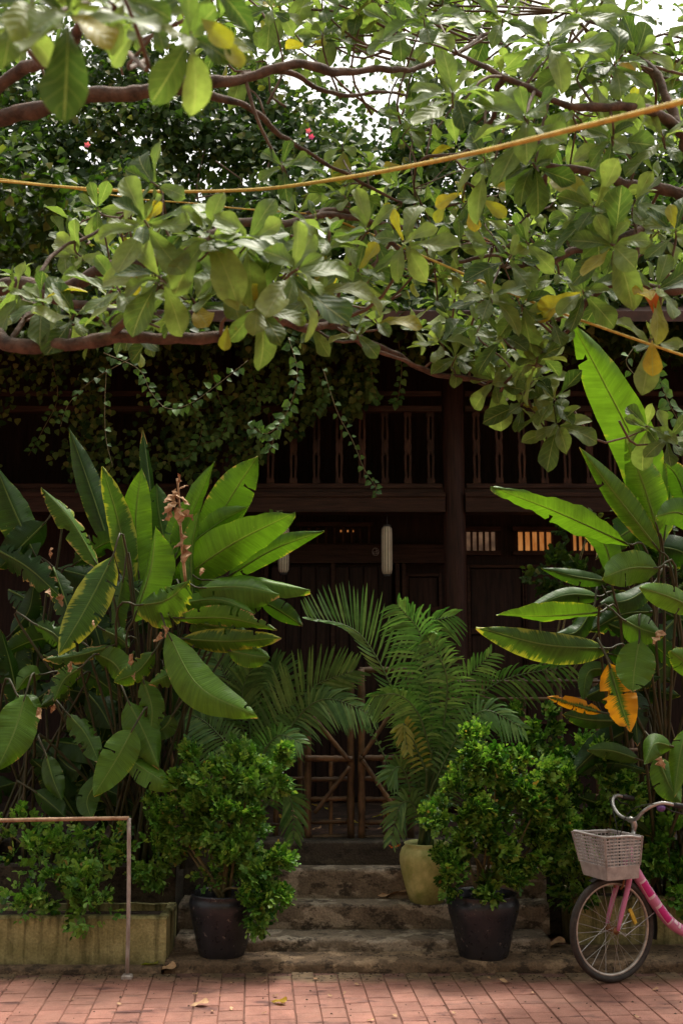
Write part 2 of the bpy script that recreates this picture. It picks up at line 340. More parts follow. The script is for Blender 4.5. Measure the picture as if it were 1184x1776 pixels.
class G:
    """collects shapes for ONE mesh"""
    def __init__(s): s.v = []; s.f = []; s.mi = []
    def add(s, v, f, mi=0):
        o = len(s.v); s.v += [Vector(x) for x in v]; s.f += [tuple(i + o for i in q) for q in f]; s.mi += [mi] * len(f)
        return s
    def box(s, a, b, mi=0, mat=None):
        x0, y0, z0 = a; x1, y1, z1 = b
        v = [Vector(q) for q in ((x0, y0, z0), (x1, y0, z0), (x1, y1, z0), (x0, y1, z0), (x0, y0, z1), (x1, y0, z1), (x1, y1, z1), (x0, y1, z1))]
        if mat is not None: v = [mat @ q for q in v]
        return s.add(v, [(0, 3, 2, 1), (4, 5, 6, 7), (0, 1, 5, 4), (1, 2, 6, 5), (2, 3, 7, 6), (3, 0, 4, 7)], mi)
    def bbox(s, a, b, bev=0.01, mi=0, mat=None):
        """box with chamfered top and vertical edges"""
        x0, y0, z0 = a; x1, y1, z1 = b; e = bev
        ring = lambda k, z: [(x0 + k, y0 + k * 0, z), (x1 - k, y0, z), (x1, y0 + k, z), (x1, y1 - k, z), (x1 - k, y1, z), (x0 + k, y1, z), (x0, y1 - k, z), (x0, y0 + k, z)]
        def rg(ins, z):
            X0, X1, Y0, Y1 = x0 + ins, x1 - ins, y0 + ins, y1 - ins
            return [(X0 + e, Y0, z), (X1 - e, Y0, z), (X1, Y0 + e, z), (X1, Y1 - e, z), (X1 - e, Y1, z), (X0 + e, Y1, z), (X0, Y1 - e, z), (X0, Y0 + e, z)]
        v = rg(0, z0) + rg(0, z1 - e) + rg(e, z1)
        f = []
        for k in (0, 1):
            for i in range(8): f.append((k * 8 + i, k * 8 + (i + 1) % 8, k * 8 + 8 + (i + 1) % 8, k * 8 + 8 + i))
        f.append(tuple(range(16, 24))); f.append(tuple(reversed(range(0, 8))))
        v = [Vector(q) for q in v]
        if mat is not None: v = [mat @ q for q in v]
        return s.add(v, f, mi)
    def tube(s, pts, rad, n=8, mi=0, caps=True):
        pts = [Vector(p) for p in pts]
        if not isinstance(rad, (list, tuple)): rad = [rad] * len(pts)
        o = []; up = Vector((0.31, 0.17, 0.93)); prev = None
        for i, p in enumerate(pts):
            t = (pts[min(i + 1, len(pts) - 1)] - pts[max(i - 1, 0)])
            t = t.normalized() if t.length > 1e-9 else Vector((0, 0, 1))
            if prev is None:
                a = t.cross(up)
                if a.length < 0.1: a = t.cross(Vector((1, 0, 0)))
                a.normalize()
            else:
                a = (prev - t * prev.dot(t)); a = a.normalized() if a.length > 1e-6 else t.orthogonal().normalized()
            prev = a; b = t.cross(a)
            for k in range(n):
                an = 2 * math.pi * k / n
                o.append(p + (a * math.cos(an) + b * math.sin(an)) * rad[i])
        f = []
        for i in range(len(pts) - 1):
            for k in range(n): f.append((i * n + k, i * n + (k + 1) % n, (i + 1) * n + (k + 1) % n, (i + 1) * n + k))
        if caps: f.append(tuple(reversed(range(n)))); f.append(tuple(range((len(pts) - 1) * n, len(pts) * n)))
        return s.add(o, f, mi)
    def lathe(s, prof, n=28, c=(0, 0, 0), mi=0, wob=0.0):
        o = []; c = Vector(c)
        for j, (r, z) in enumerate(prof):
            for k in range(n):
                an = 2 * math.pi * k / n
                rr = r * (1 + wob * noise.noise(Vector((math.cos(an) * 1.5, math.sin(an) * 1.5, z * 4 + c.x * 3))))
                o.append(c + Vector((rr * math.cos(an), rr * math.sin(an), z)))
        f = []
        for i in range(len(prof) - 1):
            for k in range(n): f.append((i * n + k, i * n + (k + 1) % n, (i + 1) * n + (k + 1) % n, (i + 1) * n + k))
        return s.add(o, f, mi)
    def mesh(s, name, mats, smooth=False):
        return mesh_of(name, s.v, s.f, mats, smooth, midx=s.mi)
    def put(s, name, mats, parent=None, smooth=False, mw=None):
        return link(name, s.mesh(name, mats, smooth), parent, mw)

def catmull(pts, n):
    pts = [Vector(p) for p in pts]
    if len(pts) == 2: pts = [pts[0], (pts[0] + pts[1]) / 2, pts[1]]
    q = [pts[0] * 2 - pts[1]] + pts + [pts[-1] * 2 - pts[-2]]
    out = []; segs = len(pts) - 1
    for i in range(n):
        s = i / (n - 1) * segs; k = min(int(s), segs - 1); t = s - k
        a, b, c, d = q[k:k + 4]
        out.append(0.5 * ((2 * b) + (c - a) * t + (2 * a - 5 * b + 4 * c - d) * t * t + (3 * b - a - 3 * c + d) * t ** 3))
    return out
def interp(t, tab):
    for (a, x), (b, y) in zip(tab, tab[1:]):
        if t <= b: return x + (y - x) * (t - a) / (b - a)
    return tab[-1][1]

def join_instances(name, variants, mats4, rnd, mat):
    """many small leaves as ONE mesh: variants = list of (verts Nx3, quads Kx4, uv Nx2)"""
    V = []; F = []; U = []; RN = []; off = 0
    mats4 = np.asarray(mats4, dtype=np.float64); rnd = np.asarray(rnd); pick = RNG.integers(0, len(variants), len(mats4))
    for k, (v, f, u) in enumerate(variants):
        idx = np.where(pick == k)[0]
        if len(idx) == 0: continue
        m = mats4[idx]; w = np.einsum('nij,vj->nvi', m[:, :3, :3], v) + m[:, None, :3, 3]
        n, nv = w.shape[0], w.shape[1]
        V.append(w.reshape(-1, 3)); U.append(np.tile(u, (n, 1)))
        F.append((f[None] + (np.arange(n) * nv)[:, None, None] + off).reshape(-1, 4)); RN.append(np.repeat(rnd[idx], len(f)))
        off += n * nv
    V = np.concatenate(V); F = np.concatenate(F); U = np.concatenate(U); RN = np.concatenate(RN)
    me = bpy.data.meshes.new(name)
    me.vertices.add(len(V)); me.vertices.foreach_set('co', V.astype(np.float32).ravel())
    me.loops.add(F.size); me.loops.foreach_set('vertex_index', F.astype(np.int32).ravel())
    me.polygons.add(len(F)); me.polygons.foreach_set('loop_start', np.arange(0, F.size, 4, dtype=np.int32))
    me.polygons.foreach_set('use_smooth', np.ones(len(F), dtype=bool))
    ul = me.uv_layers.new(name='UVMap'); ul.data.foreach_set('uv', U[F.ravel()].astype(np.float32).ravel())
    a = me.attributes.new('rnd', 'FLOAT', 'FACE'); a.data.foreach_set('value', RN.astype(np.float32))
    me.materials.append(M[mat]); me.update(calc_edges=True); me.validate()
    return me

def leaf_shape(prof, cols, fold=0.25, droop=0.25, wave=0.03, seed=0, twist=0.0):
    """flat leaf along +Y, length 1, facing +Z"""
    rs = random.Random(seed); V = []; U = []; F = []
    ph = rs.uniform(0, 6); bend = rs.uniform(-0.12, 0.12)
    n = len(cols)
    for i, (t, hw) in enumerate(prof):
        tw = twist * t
        for j, c in enumerate(cols):
            x = c * hw * (1 + rs.uniform(-0.06, 0.06) * (abs(c) > 0.9))
            z = abs(x) * fold - droop * t * t + wave * math.sin(t * 9 + ph + c * 1.5) * abs(c)
            xx = x * math.cos(tw) - z * math.sin(tw) * 0.3 + bend * t * t
            V.append((xx, t * (1 - 0.25 * droop * t), z + x * math.sin(tw))); U.append((0.5 + c / 2, t))
    for i in range(len(prof) - 1):
        for j in range(n - 1): F.append((i * n + j, i * n + j + 1, (i + 1) * n + j + 1, (i + 1) * n + j))
    return np.array(V), np.array(F), np.array(U)

def frame(p, d, nrm, L):
    d = d.normalized(); n = nrm - d * nrm.dot(d)
    n = n.normalized() if n.length > 1e-5 else d.orthogonal().normalized()
    s = d.cross(n)
    return Matrix(((s.x * L, d.x * L, n.x * L, p.x), (s.y * L, d.y * L, n.y * L, p.y), (s.z * L, d.z * L, n.z * L, p.z), (0, 0, 0, 1)))

# ------------------------------------------------------------------ the setting: ground, pavement, steps, porch
KY, KZ = 7.16, 0.06
g = G(); g.add([(-200, -200, -0.012), (200, -200, -0.012), (200, 200, -0.012), (-200, 200, -0.012)], [(0, 1, 2, 3)])
tag(g.put('ground', 'ground'), kind='structure')
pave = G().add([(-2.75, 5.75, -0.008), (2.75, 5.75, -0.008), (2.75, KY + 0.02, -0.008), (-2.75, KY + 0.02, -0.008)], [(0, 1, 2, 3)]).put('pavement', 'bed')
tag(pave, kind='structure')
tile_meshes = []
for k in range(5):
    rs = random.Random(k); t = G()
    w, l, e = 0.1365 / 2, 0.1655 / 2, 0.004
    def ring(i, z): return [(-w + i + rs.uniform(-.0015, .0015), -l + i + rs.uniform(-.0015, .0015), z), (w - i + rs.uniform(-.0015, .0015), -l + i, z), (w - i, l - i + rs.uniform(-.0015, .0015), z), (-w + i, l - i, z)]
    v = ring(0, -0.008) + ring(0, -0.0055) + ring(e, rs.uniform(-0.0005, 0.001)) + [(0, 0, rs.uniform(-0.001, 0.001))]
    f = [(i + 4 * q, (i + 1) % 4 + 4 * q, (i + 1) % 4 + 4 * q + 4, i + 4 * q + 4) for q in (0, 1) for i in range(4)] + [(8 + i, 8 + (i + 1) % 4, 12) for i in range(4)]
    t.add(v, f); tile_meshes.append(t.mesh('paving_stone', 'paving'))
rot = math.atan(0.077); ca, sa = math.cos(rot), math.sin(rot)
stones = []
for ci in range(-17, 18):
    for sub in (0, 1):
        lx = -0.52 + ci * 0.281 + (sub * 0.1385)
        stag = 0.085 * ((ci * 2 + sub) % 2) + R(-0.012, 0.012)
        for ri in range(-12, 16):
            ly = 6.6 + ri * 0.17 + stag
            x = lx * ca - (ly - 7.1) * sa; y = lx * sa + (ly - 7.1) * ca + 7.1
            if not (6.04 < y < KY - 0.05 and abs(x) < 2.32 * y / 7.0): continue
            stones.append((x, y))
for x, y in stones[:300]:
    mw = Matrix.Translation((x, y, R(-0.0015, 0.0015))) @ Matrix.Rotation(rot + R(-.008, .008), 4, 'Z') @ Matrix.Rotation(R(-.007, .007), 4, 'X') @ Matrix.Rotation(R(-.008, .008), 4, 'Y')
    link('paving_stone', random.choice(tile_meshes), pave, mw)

def slab(name, x0, x1, y0, y1, z0, z1, mat, bev=0.015, nx=60, rough=0.006):
    """worn slab: many segments along its front edge, uneven"""
    g = G(); v = []; prof = [(y0, z0), (y0, z1 - bev * 1.6), (y0 + bev * 0.6, z1 - bev * 0.4), (y0 + bev * 1.8, z1), (y0 + 0.12, z1), (y1, z1)]
    for i in range(nx + 1):
        x = x0 + (x1 - x0) * i / nx
        for j, (y, z) in enumerate(prof):
            q = noise.noise(Vector((x * 6, y * 5 + z * 9, name.__hash__() % 7))) + 0.6 * noise.noise(Vector((x * 19, y * 13, z * 17)))
            a = rough * (1.6 if 0 < j < 4 else 0.7)
            v.append((x, y + (q * a if j < 4 else 0), z + (q * a * 0.7 if j > 0 else 0)))
    n = len(prof); f = [(i * n + j, (i + 1) * n + j, (i + 1) * n + j + 1, i * n + j + 1) for i in range(nx) for j in range(n - 1)]
    f.append(tuple(reversed(range(n)))); f.append(tuple(nx * n + j for j in range(n)))
    g.add(v, f)
    return tag(g.put(name, mat, smooth=True), kind='structure')
slab('kerb', -1.10, 3.2, KY, 7.60, -0.01, KZ, 'kerb', 0.018, 110, 0.010)
slab('kerb', -4.2, -1.115, 7.12, 7.5, -0.01, 0.035, 'kerb', 0.012, 60, 0.008)
slab('step', -1.08, 1.35, 7.42, 7.80, 0.03, 0.135, 'step', 0.014, 80, 0.009)
slab('step', -1.10, 1.40, 7.70, 8.02, 0.10, 0.295, 'step', 0.014, 80, 0.007)
slab('step', -0.62, 1.42, 7.90, 8.16, 0.25, 0.490, 'step', 0.012, 70, 0.007)
slab('step', -3.6, 4.6, 8.07, 8.42, 0.02, 0.652, 'dark_concrete', 0.012, 90, 0.006)
g = G(); g.box((-6, 8.34, 0.0), (7, 12.0, 0.648)); tag(g.put('porch_floor', 'porch_floor'), kind='structure')

# ------------------------------------------------------------------ the wooden house
HY = 9.8          # front line of columns and balcony
WY = 10.45        # ground-floor wall
house = thing('wooden_house', (0, WY, 0.65), 'dark old timber house with balcony and carved balusters behind the plants', 'house')
def hx(u, Y=HY): return (u - 592) / FPX * Y * 1.0
def pbox(name, a, b, mat, parent=None, bev=0.006):
    return G().bbox(a, b, bev).put(name, mat, parent or house)
pbox('wall', (-6, WY + 0.06, 0.62), (7, WY + 0.20, 3.36), 'wood')
pbox('wall', (-6, 11.3, 3.40), (7, 11.45, 6.0), 'wood')
pbox('side_wall', (-6.15, HY - 0.2, 0.6), (-5.98, 12, 5.2), 'wood')
pbox('side_wall', (6.98, HY - 0.2, 0.6), (7.15, 12, 5.2), 'wood')
pbox('balcony_floor', (-6, HY - 0.02, 3.444), (7, 11.3, 3.50), 'wood_h')
col_x = [-4.0, -1.06, 1.02, 3.9]
bx = [-6.0] + col_x + [7.0]
for i in range(len(bx) - 1):
    pbox('beam', (bx[i] + 0.09 * (i > 0), HY - 0.09, 3.268), (bx[i + 1] - 0.09 * (i < 4), HY + 0.11, 3.44), 'wood_h')
    pbox('beam_cap', (bx[i] + 0.09 * (i > 0), HY - 0.105, 3.405), (bx[i + 1] - 0.09 * (i < 4), HY - 0.092, 3.443), 'wood_h', bev=0.003)
for x in col_x:
    g = G(); g.lathe([(0.0, 0.65), (0.15, 0.65), (0.15, 0.74), (0.115, 0.78), (0.103, 1.2), (0.100, 2.6), (0.098, 3.3), (0.095, 4.9), (0.0, 4.9)], 26, (x, HY, 0))
    g.put('column', 'wood_c', house, smooth=True)
# balcony rail with slotted balusters
for i in range(len(bx) - 1):
    a, b = bx[i] + 0.105 * (i > 0), bx[i + 1] - 0.105 * (i < 4)
    for z0, z1, d in ((3.495, 3.535, 0.035), (4.20, 4.255, 0.045)):
        pbox('rail', (a, HY - d, z0), (b, HY + d, z1), 'wood_h')
    pbox('rail', (a, HY - 0.02, 4.35), (b, HY + 0.02, 4.40), 'wood_h')
    n = max(1, int((b - a) / 0.2))
    for k in range(n):
        x = a + (k + 0.5) * (b - a) / n
        if not (-0.98 < x < 3.2): continue
        if k == 0 and i == 2 or True:
            if 'balm' not in globals():
                # upright board pierced by a round hole and two long slots
                outer = []; W = 0.034; zt, zb = 4.205, 3.53
                zs = [zb, zb + 0.05, zb + 0.07, zb + 0.26, zb + 0.29, zb + 0.335, zb + 0.355, zb + 0.40, zb + 0.43, zb + 0.62, zb + 0.64, zt]
                hwo = [W, W, 0.027, W, W * 0.8, W * 0.95, W * 0.95, W * 0.8, W, 0.027, W, W]
                hwi = [0, 0, 0.009, 0.013, 0, 0, 0, 0, 0.013, 0.009, 0, 0]
                gg = G()
                for s in (-1, 1):
                    v = []; f = []
                    for z, o_, i_ in zip(zs, hwo, hwi):
                        for yy in (-0.016, 0.016): v += [(s * i_, yy, z), (s * o_, yy, z)]
                    for q in range(len(zs) - 1):
                        A, B = q * 4, q * 4 + 4
                        f += [(A, A + 1, B + 1, B), (A + 2, B + 2, B + 3, A + 3), (A + 1, A + 3, B + 3, B + 1), (A, B, B + 2, A + 2)]
                    gg.add(v, f)
                for zc in (zb + 0.13, zb + 0.53): gg.box((-0.006, -0.018, zb + 0.275), (0.006, 0.018, zb + 0.30))
                balm = gg.mesh('baluster', 'wood_b')
            link('baluster', balm, house, Matrix.Translation((x, HY, 0)))
    m_ = int((b - a) / 0.55)
    for k in range(m_):
        x0 = a + (k + 0.12) * (b - a) / m_; x1 = a + (k + 0.88) * (b - a) / m_
        if -2.2 < x0 < 3.2:
            gg = G(); gg.box((x0, HY - 0.012, 3.452), (x1, HY + 0.012, 3.462)); gg.box((x0, HY - 0.012, 3.482), (x1, HY + 0.012, 3.494))
            gg.put('slotted_panel', 'wood_b', house)
# roof
g = G(); ez, ey = 4.72, 8.75
g.add([(-6.6, ey, ez), (7.6, ey, ez), (7.6, 12.8, ez + 1.9), (-6.6, 12.8, ez + 1.9), (-6.6, ey, ez + 0.09), (7.6, ey, ez + 0.09), (7.6, 12.8, ez + 2.0), (-6.6, 12.8, ez + 2.0)],
      [(0, 3, 2, 1), (4, 5, 6, 7), (0, 1, 5, 4), (1, 2, 6, 5), (2, 3, 7, 6), (3, 0, 4, 7)])
g.put('roof', 'roof', house)
# doors: boards, stiles, lintels
def wx(u): return (u - 592) / FPX * WY
zl0, zl1 = P(0, 978, WY).z, P(0, 945, WY).z
pbox('lintel', (-1.0, WY - 0.08, zl0), (1.0, WY + 0.055, zl1), 'wood_h')
edges = [440, 500, 577, 583, 627, 683]
for a, b in ((470, 574), (580, 680)):
    dr = link('door', G().bbox((wx(a), WY - 0.02, 0.66), (wx(b), WY + 0.05, zl0 - 0.004), 0.004).mesh('door', 'wood'), house)
    nb = 4; w = (wx(b) - wx(a)) / nb
    for k in range(nb):
        G().bbox((wx(a) + k * w + 0.004, WY - 0.045, 0.70), (wx(a) + (k + 1) * w - 0.004, WY - 0.022, zl0 - 0.03), 0.006).put('board', 'wood', dr)
for u in (577, 688, 699, 462):
    pbox('door_post', (wx(u) - 0.018, WY - 0.09, 0.66), (wx(u) + 0.022, WY + 0.05, zl0 - 0.003), 'wood_h')
for u0, u1, v0, v1 in ((708, 760, 1000, 1052), (708, 760, 1062, 1180), (815, 905, 985, 1090), (912, 1010, 985, 1090), (815, 905, 1100, 1250), (912, 1010, 1100, 1250), (330, 452, 985, 1180)):
    z0, z1 = P(0, v1, WY).z, P(0, v0, WY).z; x0, x1 = wx(u0), wx(u1)
    pf = link('wall_panel', G().bbox((x0, WY + 0.01, z0), (x1, WY + 0.055, z1), 0.01).mesh('wall_panel', 'wood'), house)
    for aa, bb in (((x0 - 0.03, WY - 0.02, z0 - 0.03), (x0 - 0.001, WY + 0.057, z1 + 0.03)), ((x1 + 0.001, WY - 0.02, z0 - 0.03), (x1 + 0.03, WY + 0.057, z1 + 0.03)), ((x0, WY - 0.018, z1 + 0.001), (x1, WY + 0.056, z1 + 0.03)), ((x0, WY - 0.018, z0 - 0.03), (x1, WY + 0.056, z0 - 0.001))):
        G().bbox(aa, bb, 0.004).put('moulding', 'wood_h', pf)
# transom windows, one of them lit
for u0, u1, mt, nbar in ((808, 862, 'dim', 5), (898, 960, 'glow', 5), (994, 1034, 'glow', 4), (520, 640, 'dim', 8)):
    z0, z1 = P(0, 955, WY).z, P(0, 922, WY).z
    if u0 == 520: z0, z1 = P(0, 942, WY).z, P(0, 914, WY).z
    x0, x1 = wx(u0), wx(u1)
    wn_ = link('window', G().box((x0, WY + 0.04, z0), (x1, WY + 0.052, z1)).mesh('window_pane', mt if u0 != 520 else 'wood'), house)
    for k in range(nbar + 1):
        x = x0 + (x1 - x0) * k / nbar
        G().box((x - 0.009, WY - 0.01, z0 - 0.002), (x + 0.009, WY + 0.035, z1 + 0.002)).put('bar', 'wood_b', wn_)
    G().box((x0 - 0.04, WY - 0.03, z0 - 0.045), (x1 + 0.04, WY + 0.056, z0 - 0.003)).put('sill', 'wood_h', wn_)
    G().box((x0 - 0.04, WY - 0.03, z1 + 0.003), (x1 + 0.04, WY + 0.056, z1 + 0.045)).put('head', 'wood_h', wn_)
    if u0 == 520:
        for u in (591, 603, 612): G().box((wx(u) - 0.007, WY + 0.01, P(0, 922, WY).z), (wx(u) + 0.007, WY + 0.038, P(0, 919, WY).z)).put('light_slit', 'glow', wn_)
# round emblem on the door jamb beside the lantern
em = G(); c = P(651, 957, WY - 0.11)
em.tube([c + Vector((0.030 * math.cos(a), 0, 0.036 * math.sin(a))) for a in np.linspace(0, 2 * math.pi, 25)], 0.0022, 5)
em.tube([c + Vector((0.006, 0, 0.028)), c + Vector((0.006, 0, -0.022))], 0.0025, 5)
em.tube([c + Vector((0.006 - 0.013 + 0.013 * math.cos(a), 0, -0.010 + 0.012 * math.sin(a))) for a in np.linspace(0, 2 * math.pi, 13)], 0.0025, 5)
em.tube([c + Vector(q) for q in ((0.024, 0, 0.012), (0.014, 0, 0.014), (0.013, 0, 0.002), (0.023, 0, -0.004), (0.022, 0, -0.016), (0.012, 0, -0.016))], 0.0025, 5)
em.put('round_emblem', 'post', house)

# unseen ochre house front added behind the camera to close off low sky
opp = thing('sky_block_house', (0, -4.6, 0), 'unseen long ochre house front added across the street to close off low sky', 'house')
M['ochre'] = var_mat('ochre_plaster', (0.24, 0.19, 0.11), (0.34, 0.28, 0.17), 2, 0.9, 0.3, 20)
G().bbox((-16, -10, -0.02), (16, -4.6, 7.2), 0.02).put('wall', 'ochre', opp)
G().add([(-16.5, -3.9, 7.1), (16.5, -3.9, 7.1), (16.5, -10, 9.2), (-16.5, -10, 9.2), (-16.5, -3.9, 7.22), (16.5, -3.9, 7.22), (16.5, -10, 9.32), (-16.5, -10, 9.32)], [(0, 3, 2, 1), (4, 5, 6, 7), (0, 1, 5, 4), (1, 2, 6, 5), (2, 3, 7, 6), (3, 0, 4, 7)]).put('roof', 'roof', opp)
for k in range(-4, 5):
    wd = link('window', G().bbox((k * 3.4 - 0.55, -4.595, 4.3), (k * 3.4 + 0.55, -4.55, 5.9), 0.01).mesh('window', 'wood'), opp)
    dd = link('door', G().bbox((k * 3.4 - 0.7, -4.595, 0.05), (k * 3.4 + 0.7, -4.55, 2.5), 0.01).mesh('door', 'wood'), opp)

# bamboo gate and side fences on the porch edge
GY = 8.25
gate = None
def pole(a, b, r, name, parent, mat='bamboo'):
    a, b = Vector(a), Vector(b); n = 7; pts = []; rad = []
    for i in range(n * 2 + 1):
        t = i / (n * 2); pts.append(a.lerp(b, t)); rad.append(r * (1.12 if i % 3 == 0 else 0.97) * R(0.96, 1.04))
    return G().tube(pts, rad, 8).put(name, mat, parent, smooth=True)
def gp(u, v, dy=0.0): return P(u, v, GY + dy)
for side, lab, u0, u1 in ((-1, 'left bamboo gate leaf with crossed braces at the top of the steps', 533, 608), (1, 'right bamboo gate leaf with crossed braces at the top of the steps', 627, 712)):
    b0 = gp((u0 + u1) / 2, 1462); b0.z = 0.66
    gate = thing('bamboo_gate', b0, lab, 'gate')
    for u in (u0, u1):
        top = 1160 if (side == 1 or u == u1) else 1215
        lo = gp(u, 1458); hi = gp(u, top); hi.x = lo.x
        pole(lo, hi, 0.027, 'post', gate)
    for v in ((1240, 1315, 1352, 1386, 1426, 1452) if side < 0 else (1162, 1240, 1315, 1350, 1386, 1426, 1452)):
        pole(gp(u0 - 4, v, -0.045 if v % 2 else 0.045), gp(u1 + 4, v + R(-2, 2), -0.045 if v % 2 else 0.045), 0.018 if v not in (1162, 1315) else 0.022, 'rail', gate)
    um = (u0 + u1) / 2 - side * 3; lo = gp(um, 1456, 0.05); hi = gp(um, 1318, 0.05); hi.x = lo.x; pole(lo, hi, 0.015, 'slat', gate)
    if side < 0: br = [(606, 1330, 545, 1410), (540, 1240, 604, 1318)]
    else: br = [(678, 1236, 628, 1312), (628, 1318, 694, 1416)]
    for a, b, c_, d in br: pole(gp(a, b, -0.09), gp(c_, d, -0.09), 0.016, 'brace', gate)
for lab, us, vt, rails in (('low bamboo fence left of the gate behind the round bush', [330, 395, 450, 478, 520], 1290, [1300, 1350, 1390, 1430]),
                           ('low bamboo fence on the porch right of the gate under the yellow leaf', [770, 840, 912, 976, 1040, 1100], 1176, [1182, 1212, 1300, 1380])):
    fn = thing('bamboo_fence', gp(us[0], 1455), lab, 'fence')
    for u in us:
        lo = gp(u, 1456, 0.12); hi = gp(u, vt, 0.12); hi.x = lo.x; pole(lo, hi, 0.02, 'post', fn)
    for v in rails: pole(gp(us[0] - 8, v, 0.075), gp(us[-1] + 8, v, 0.075), 0.013, 'rail', fn)

# paper lanterns
def lantern(u, v0, v1, Y, lab):
    top, bot = P(u, v0, Y), P(u, v1, Y); h = top.z - bot.z; r = 0.049
    t = thing('paper_lantern', bot, lab, 'lantern', 'long paper lanterns hanging by the door')
    prof = [(0.028, 0.0), (r * 0.82, h * 0.03), (r * 0.97, h * 0.09), (r, h * 0.2), (r, h * 0.85), (r * 0.93, h * 0.95), (0.03, h)]
    G().lathe(prof, 30, bot).put('shade', 'paper', t, smooth=True)
    for k in range(12):
        a = 2 * math.pi * (k + 0.3) / 12
        G().tube([bot + Vector(((q + 0.001) * math.cos(a), (q + 0.001) * math.sin(a), z)) for q, z in prof], 0.0026, 5).put('rib', 'black', t, smooth=True)
    G().lathe([(0, -0.012), (0.033, -0.012), (0.033, 0.004), (0, 0.004)], 20, bot).put('bottom_ring', 'black', t)
    G().lathe([(0, -0.004), (0.034, -0.004), (0.034, 0.014), (0, 0.014)], 20, top).put('top_ring', 'black', t)
    G().tube([top, (top.x, top.y, 3.27)], 0.004, 5).put('cord', 'black', t)
lantern(671, 913, 997, 9.82, 'long striped paper lantern hanging clear in front of the door')
lantern(492, 912, 994, 9.82, 'long striped paper lantern half hidden behind the banana leaves')

# ------------------------------------------------------------------ planters, pots, rail
def planter(name, lab, x0, x1, y0, y1, z0, z1, mat):
    t = thing(name, ((x0 + x1) / 2, (y0 + y1) / 2, z0), lab, 'planter')
    g = G(); nx = 40; wl = 0.05
    def wall(ax, ay, bx_, by, inx, iny):
        v = []; 
        for i in range(nx + 1):
            q = i / nx; x = ax + (bx_ - ax) * q; y = ay + (by - ay) * q
            zt = z1 + 0.007 * noise.noise(Vector((x * 9, y * 9, 2))) + 0.004 * noise.noise(Vector((x * 31, y * 31, 5)))
            v += [(x, y, z0), (x + inx * -0.004, y + iny * -0.004, zt - 0.015), (x + inx * 0.008, y + iny * 0.008, zt), (x + inx * wl, y + iny * wl, zt), (x + inx * wl, y + iny * wl, z0 + 0.02)]
        f = [(i * 5 + j, (i + 1) * 5 + j, (i + 1) * 5 + j + 1, i * 5 + j + 1) for i in range(nx) for j in range(4)]
        g.add(v, f)
    wall(x0, y0, x1, y0, 0, 1); wall(x1, y0, x1, y1, -1, 0); wall(x1, y1, x0, y1, 0, -1); wall(x0, y1, x0, y0, 1, 0)
    g.put('trough', mat, t)
    n = 14; v = []
    for i in range(n + 1):
        for j in range(n + 1):
            x = x0 + wl + (x1 - x0 - 2 * wl) * i / n; y = y0 + wl + (y1 - y0 - 2 * wl) * j / n
            v.append((x, y, z1 - 0.045 + 0.02 * noise.noise(Vector((x * 7, y * 7, 1)))))
    G().add(v, [(i * (n + 1) + j, (i + 1) * (n + 1) + j, (i + 1) * (n + 1) + j + 1, i * (n + 1) + j + 1) for i in range(n) for j in range(n)]).put('soil', 'soil', t, smooth=True)
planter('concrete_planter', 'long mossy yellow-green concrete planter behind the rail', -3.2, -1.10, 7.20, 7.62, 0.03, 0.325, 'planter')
planter('concrete_planter', 'dark concrete planter behind the mossy one', -3.2, -1.12, 7.68, 8.06, 0.0, 0.56, 'dark_concrete')
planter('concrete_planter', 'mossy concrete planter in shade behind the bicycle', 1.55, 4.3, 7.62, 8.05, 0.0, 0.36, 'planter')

def pot(lab, u, v, Y, prof, mat, wob=0.02):
    b = P(u, v, Y)
    t = thing('glazed_pot', b, lab, 'pot')
    G().lathe(prof, 40, b, wob=wob).put('vessel', mat, t, smooth=True)
    r, z = prof[-1]
    G().lathe([(r * 1.15, z + 0.03), (r * 0.6, z + 0.045), (0.0, z + 0.05)], 24, b, wob=0.15).put('soil', 'soil', t, smooth=True)
    return b
s = 0.355
dark_prof = [(0.0, 0.0), (0.130, 0.0), (0.143, 0.012), (0.163, 0.08), (0.190, 0.20), (0.211, 0.285), (0.217, 0.325), (0.211, 0.355), (0.197, 0.372), (0.204, 0.384), (0.204, 0.394), (0.190, 0.396), (0.178, 0.375), (0.172, 0.30)]
POT_L = pot('dark glazed pot with glossy shoulder holding the round bush left of the steps', 385, 1658, 7.36, dark_prof, 'pot_dark')
POT_R = pot('dark scratched pot with pale chips under the bush right of the steps', 838, 1664, 7.34, [(r * 1.05, z * 1.04) for r, z in dark_prof], 'pot_dark', 0.05)
pale_prof = [(0.0, 0.0), (0.105, 0.0), (0.118, 0.015), (0.145, 0.10), (0.170, 0.20), (0.186, 0.28), (0.186, 0.325), (0.172, 0.365), (0.150, 0.385), (0.156, 0.40), (0.145, 0.405), (0.135, 0.38), (0.13, 0.31)]
POT_P = pot('pale yellow-green mossy pot standing on the steps with the palm', 740, 1566, 7.82, pale_prof, 'pot_pale', 0.03)

rail = thing('metal_rail', P(222, 1690, 7.02), 'rusty metal rail frame standing in front of the mossy planter', 'rail')
a, b = P(224, 1419, 7.02), P(221, 1688, 7.02)
G().tube(catmull([b, (a + b) / 2 + Vector((0.004, 0, 0)), a], 9), 0.0125, 10).put('post', 'post', rail, smooth=True)
G().tube(catmull([a, P(100, 1421, 7.02), P(-60, 1424, 7.02), P(-330, 1428, 7.02)], 12), 0.0125, 10).put('top_bar', 'rail', rail, smooth=True)
G().tube([P(-330, 1428, 7.02), P(-330, 1690, 7.02)], 0.0125, 10).put('post', 'post', rail, smooth=True)
G().bbox((b.x - 0.032, b.y - 0.03, 0.0), (b.x + 0.032, b.y + 0.03, 0.022), 0.006).put('foot', 'post', rail)

